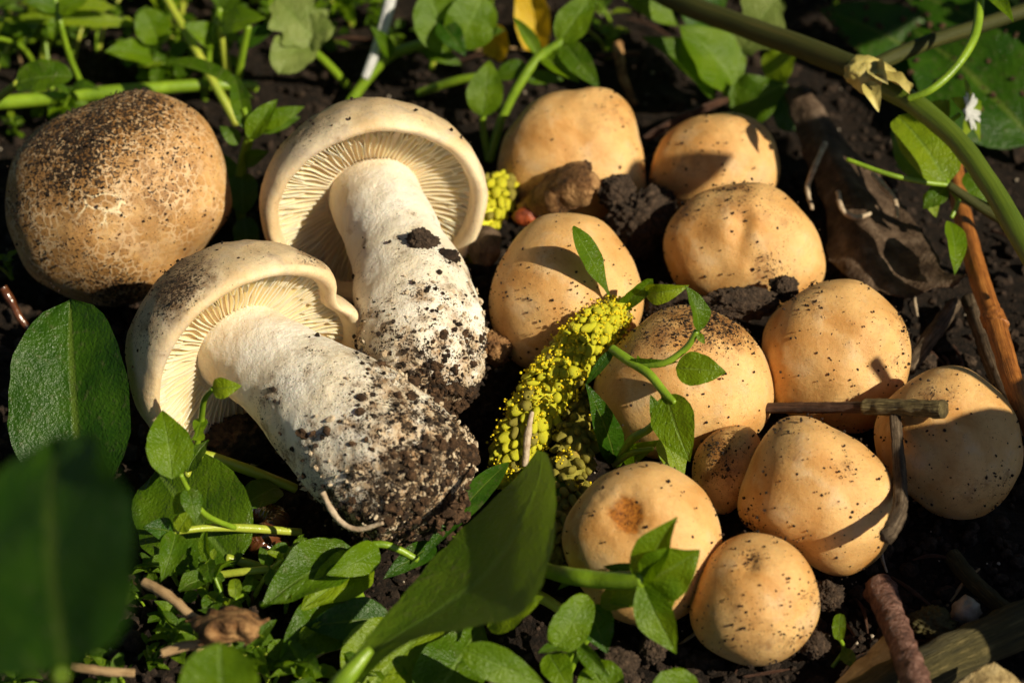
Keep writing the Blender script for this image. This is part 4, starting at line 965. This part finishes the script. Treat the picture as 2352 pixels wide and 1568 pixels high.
def patch(ctrl, n=26, amp=.05, seed=0, fr=1.2):
    rows = [catmull([P(q) for q in r], n) for r in ctrl]
    cols = [catmull([r[i] for r in rows], n) for i in range(n)]
    vs, fs, uv = [], [], []
    for j in range(n):
        for i in range(n):
            p = cols[i][j]; e = min(i, j, n - 1 - i, n - 1 - j)
            p = p + Vector((nz(p, fr * 2, seed + 4), nz(p, fr * 2, seed + 8), 0)) * (amp * (1.4 if e == 0 else .3)) + TOW * (amp * fbm(p, fr, seed) + amp * .4 * nz(p, 4, seed))
            vs.append(p); uv.append((i / (n - 1), j / (n - 1)))
    for j in range(n - 1):
        for i in range(n - 1):
            a = j * n + i; fs.append((a, a + 1, a + n + 1, a + n))
    return vs, fs, uv
fp = empty('folded_leaf_plant', gpt(740, 1690), 'long green leaf bent along its middle in front of the mushrooms', 'leaf')
mk('stem', tube([P(q) for q in ((740, 1690, 0), (755, 1640, 1.6), (780, 1575, 2.9), (850, 1490, 3.4))], [.28, .26, .24, .10], 12, 30), STEMG, fp)
g = patch([[(782, 1552, 2.9), (797, 1562, 3.0), (815, 1578, 3.1)], [(845, 1462, 3.0), (885, 1478, 3.1), (935, 1472, 3.7)], [(925, 1365, 2.9), (1015, 1395, 3.3), (1105, 1436, 4.4)], [(1015, 1262, 3.0), (1120, 1310, 3.7), (1218, 1395, 4.9)],
           [(1108, 1172, 3.2), (1185, 1215, 4.0), (1262, 1275, 5.0)], [(1180, 1100, 3.5), (1232, 1115, 4.2), (1278, 1125, 4.9)], [(1235, 1033, 3.9), (1245, 1036, 4.1), (1256, 1042, 4.3)]], 30, .05, 3, .9)
mk('leaf', (g[0], g[1], [(v, u) for u, v in g[2]]), LEAF[5], fp)
def sheet(name, label, cat, ctrl, mat, **k):
    o = mk(name, patch(ctrl, **k), mat); sd = o.modifiers.new('thick', 'SOLIDIFY'); sd.thickness = .0004; tag(o, label, cat); return o
sheet('dead_leaf', 'crumpled dead brown leaf with a curled edge beside the pale cap', 'leaf',
      [[(1800, 215, 1.4), (1850, 205, 1.6), (1895, 260, 1.3), (1925, 330, .9)], [(1850, 360, 1.1), (1910, 350, 1.5), (1965, 370, 1.1), (2030, 420, .8)], [(1895, 480, .9), (1960, 460, 1.4), (2050, 490, 1.0), (2120, 540, 1.0)],
       [(1900, 560, .7), (1980, 560, 1.2), (2080, 590, 1.0), (2170, 620, 1.4)], [(1905, 600, .6), (1990, 665, .9), (2100, 680, 1.1), (2235, 630, 1.9)]], DEAD, n=40, amp=.14, fr=1.0, seed=3)
sheet('dry_pale_leaf', 'dry tan leaf fragment tucked under the red-brown twig', 'leaf', [[(1890, 1600, .3), (1960, 1530, .5), (2040, 1450, .7)], [(1960, 1640, .4), (2010, 1560, .8), (2090, 1480, .9)], [(2020, 1680, .3), (2080, 1600, .6), (2140, 1510, .6)]], PALEL, amp=.06, seed=5)
sheet('dry_pale_leaf', 'pale papery fragment on the dark mossy stick', 'leaf', [[(2200, 1570, 1.3), (2240, 1540, 1.4), (2280, 1520, 1.4)], [(2230, 1600, 1.3), (2270, 1570, 1.5), (2330, 1555, 1.4)], [(2260, 1640, 1.2), (2300, 1610, 1.4), (2360, 1590, 1.3)]], PALEL, amp=.05, seed=8)
sheet('dry_husk', 'curled yellow-brown dry husk in the weedy soil', 'husk', [[(440, 1430, 2.4), (490, 1405, 2.6), (560, 1400, 2.6), (600, 1420, 2.5)], [(450, 1455, 2.8), (500, 1435, 3.1), (560, 1440, 3.1), (595, 1445, 2.8)], [(470, 1480, 2.4), (520, 1470, 2.7), (560, 1475, 2.7), (590, 1465, 2.4)]], BARK, amp=.22, fr=2.2, seed=9)
sheet('bark_chip', 'rough orange-brown bark chip leaning on the smooth button cap', 'bark', [[(1195, 475, .9), (1250, 430, 1.7), (1310, 390, 2.3), (1345, 385, 2.5)], [(1215, 490, 1.1), (1265, 455, 1.9), (1325, 420, 2.5), (1362, 415, 2.6)], [(1250, 500, .9), (1300, 485, 1.6), (1345, 450, 2.2), (1365, 440, 2.3)]], BARK, amp=.15, fr=2.4, seed=4).modifiers[0].thickness = .002
sheet('bark_flake', 'dark reddish flake beside the white speckled stem', 'bark', [[(1085, 530, 1.3), (1120, 525, 1.5), (1145, 540, 1.4)], [(1080, 570, 1.5), (1115, 570, 1.7), (1145, 575, 1.5)], [(1095, 600, 1.2), (1115, 610, 1.4), (1135, 595, 1.2)]], DEAD, amp=.08, seed=6, n=16).modifiers[0].thickness = .001

def clod(label, at, r, sq=(1, 1, 1), mat=None, seed=0, name='soil_clod', cat='soil clod', sub=5, rough=.30, group=None):
    p = P(at); o = mk(name, lump(p, r * pxs(p), sq, sub, rough, seed), mat or CLOD); tag(o, label, cat, group); return o
clod('large dark soil clod between the smooth button and the pale cap', (1470, 515, 1.1), 72, (1, .8, 1.15), seed=2)
clod('small round clod perched against the smooth button cap', (1418, 445, 1.7), 42, (1, .9, 1.0), seed=5)
clod('reddish clod wedged beside the furthest button cap', (1512, 465, 1.0), 36, seed=8, mat=SOIL)
clod('long crumbly clod lying in front of the pale creased cap', (1705, 695, 2.0), 60, (1.35, .7, .62), seed=11)
clod('small crumbly clod at the foot of the pale creased cap', (1800, 662, 2.0), 30, (1, 1, 1), seed=14)
clod('dark clod with pale grains above the speckled cap', (1530, 690, 1.3), 42, (1.1, .8, .9), seed=17, mat=SOIL)
clod('dark round clod beside the foot of the white speckled stem', (1135, 800, 1.1), 38, seed=20, mat=BARK)
clod('black gritty clod stuck on the white speckled stem', (968, 557, 'A', 2.75), 34, (1.0, .8, 1.0), seed=23)
clod('flat black crust stuck below the gritty clod on the white stem', (1025, 590, 'A', 2.75), 26, (1.1, .5, .8), seed=26, mat=SOIL)
clod('dark clod under the gills of the pale tilted cap', (560, 1010, .7), 70, (1.2, .8, .8), seed=29, mat=SOIL)
clod('glossy red seed husk below the bark chip', (1210, 497, 1.2), 30, (1.2, .8, .8), REDC, 31, 'seed_husk', 'seed husk', 3, .2)
clod('knobbly brown bark lump at the lower end of the bark chip', (1255, 470, 1.6), 26, (1, .9, .9), BARK, 33, 'bark_lump', 'bark')
clod('pale grey pebble in the shade beside the red-brown twig', (2218, 1408, .5), 38, (.9, .8, 1.1), GRIT, 35, 'pebble', 'stone', 3, .25)
clod('olive-brown lump in deep shade beside the grey pebble', (2140, 1430, .5), 44, (1.2, .9, .7), LOG, 37, 'bark_lump', 'bark')
clod('clod of soil beside the tiny two-leaved seedling', (1905, 1370, .4), 34, seed=39)
clod('lumpy clod under the leaves of the tiny seedling', (1870, 1480, .4), 32, seed=41)
clod('rounded brown clod on open soil left of the dimpled cap', (1420, 1520, .4), 40, (1.1, .9, .8), seed=43)
clod('clod with a pale grain on top between the leafy sprout and dimpled cap', (1500, 1490, .4), 30, seed=45)
rnd = random.Random(17)
CL = [((1360, 1960, 1490, 1600), 'on the open soil around the dimpled cap', 8), ((1880, 2350, 1250, 1450), 'on the shaded soil beside the red-brown twig', 8), ((2080, 2352, 640, 840), 'between the grey stick and the wrinkled cap', 6), ((0, 60, 700, 1000), 'in the dark hollow beside the oblong leaf', 5)]
i = 0
for (x0, x1, y0, y1), where, n in CL:
    for k in range(n):
        i += 1
        p = gpt(rnd.uniform(x0, x1), rnd.uniform(y0, y1), .1); o = mk('soil_clod', lump(p, rnd.uniform(.12, .26), (1, rnd.uniform(.7, 1), .8), 4, .35, i * 3.1), rnd.choice((CLOD, SOIL)))
        tag(o, 'small loose clod ' + where, 'soil clod', 'small clods ' + where)
FB = [((600, 1500, 60, 240), 'on the blurred soil behind the tall gilled mushroom', 7), ((1900, 2352, 1230, 1500), 'on the shaded soil beside the red-brown twig', 7), ((2080, 2352, 560, 860), 'beside the orange twig', 6), ((300, 900, 1340, 1560), 'in the weedy soil under the crinkled leaves', 7), ((1380, 2000, 1440, 1560), 'on the open soil around the dimpled cap', 6), ((0, 500, 60, 200), 'in the green patch behind the largest cap', 5)]
for (x0, x1, y0, y1), where, n in FB:
    for k in range(n):
        i += 1
        p = gpt(rnd.uniform(x0, x1), rnd.uniform(y0, y1), .15); a = rnd.uniform(0, 6.28); L = rnd.uniform(.3, .9); d = Vector((math.cos(a), math.sin(a), rnd.uniform(-.1, .3))) * L
        o = mk('plant_fibre', tube([p - d, p + Vector((rnd.uniform(-.1, .1), rnd.uniform(-.1, .1), .1)), p + d], [.03, .05, .02], 6, 12, .2, i), rnd.choice((STRAW, TWB, TWB, ROOT)))
        tag(o, 'short dry plant fibre ' + where, 'plant fibre', 'dry fibres ' + where)

# worm in the hollow
wp = [P(q) for q in ((575, 1165, -.1), (610, 1180, .25), (640, 1195, .4), (615, 1225, .45), (590, 1240, .35), (620, 1262, .2), (650, 1250, 0))]
g = tube(wp, [.22, .27, .29, .30, .30, .27, .2], 18, 90)
g = ([v for v in g[0]], g[1], g[2]); wc = catmull(wp, 90)
for i in range(90):
    k = 1 + .05 * math.sin(i * 1.9)
    for j in range(18): g[0][i * 18 + j] = wc[i] + (g[0][i * 18 + j] - wc[i]) * k
tag(mk('worm', g, WORM), 'glossy reddish brown worm coiled in the hollow below the muddy stem', 'worm')

# the tall weed outside the frame that shades the right edge
tw = empty('unseen_tall_weed', Vector((21, -9, 0)), 'tall broad-leaved weed that shades the lower right soil', 'plant')
mk('stem', tube([Vector((21, -9, -.3)), Vector((20.5, -9.2, 4)), Vector((20, -9, 9)), Vector((19.5, -9, 13))], [.35, .3, .25, .15], 10, 24), STEMG, tw)
def shade_leaf(px, py, z0, hh, L, wd, ang):
    t = P((px, py, z0)) + SUN * ((hh - z0) / SUN.z)
    d = Vector((math.cos(ang), math.sin(ang), .05)) * L / 2
    mk('leaf', leaf_geo(t - d, t + d, wd, 0, .05, .15, 'ovate', facing=SUN, seed=px), LEAF[1], tw)
shade_leaf(2270, 1170, 1.2, 9.0, 7.0, 4.2, .1)
shade_leaf(2330, 1120, 1.2, 10.5, 6.6, 4.2, .35)
shade_leaf(2330, 960, 1.5, 10.0, 3.4, 1.8, 1.2)
shade_leaf(2200, 1330, 0, 8.0, 6.0, 4.2, -.3)
shade_leaf(2350, 1290, 0, 7.0, 5.0, 3.8, .9)
shade_leaf(2080, 1300, 0, 9.5, 4.0, 2.2, .8)
shade_leaf(2330, 1430, 0, 8.5, 5.5, 3.4, -.2)
shade_leaf(1585, 395, 2.0, 17.0, 2.2, 1.6, .5)
shade_leaf(2040, 10, 2.0, 15.5, 3.6, 2.4, .0)
shade_leaf(1880, 320, 1.0, 14.0, 2.2, 1.4, .9)

# unseen weeds added round the patch to hide sky, deepen shadows, throw green light
def unseen_tall_weed(x, y, hgt, n, seed, label):
    rnd = random.Random(seed); root = empty('unseen_tall_weed', Vector((x, y, gh(x, y))), label, 'plant', 'unseen weeds added round the patch')
    top = Vector((x + rnd.uniform(-2, 2), y + rnd.uniform(-2, 2), hgt))
    st = [Vector((x, y, -.3)), Vector((x, y, hgt * .4)), Vector((x, y, hgt * .4)).lerp(top, .6), top]
    mk('stem', tube(st, [.4, .35, .28, .15], 10, 24, .05, seed), STEMG, root); c = catmull(st, 40)
    for i in range(n):
        p = c[int((.15 + .85 * i / n) * 39)]; a = i * 2.4 + seed; L = rnd.uniform(6, 9.5)
        if abs(p.x) < 26 and p.x * math.cos(a) < 0 and p.y < 18: L *= .55
        t = p + Vector((math.cos(a), math.sin(a), rnd.uniform(.1, .7))) * L
        mk('leaf', leaf_geo(p, t, L * .55, rnd.uniform(-25, 25), .1, .25, 'ovate', seed=i, facing=Vector((0, 0, 1))), LEAF[rnd.choice((0, 1, 2))], root)
for i, (x, y, h) in enumerate(((-24, -12, 30), (-25, 0, 34), (-26, 12, 32), (-20, 24, 34), (-8, 27, 36), (4, 28, 34), (16, 27, 36), (27, 20, 34), (30, 8, 30), (-30, -26, 36), (-34, 20, 40), (10, 38, 44), (-12, 40, 44), (34, 30, 40))):
    unseen_tall_weed(x, y, h, 15, i + 3, 'unseen tall broad-leaved weed added to block sky light')
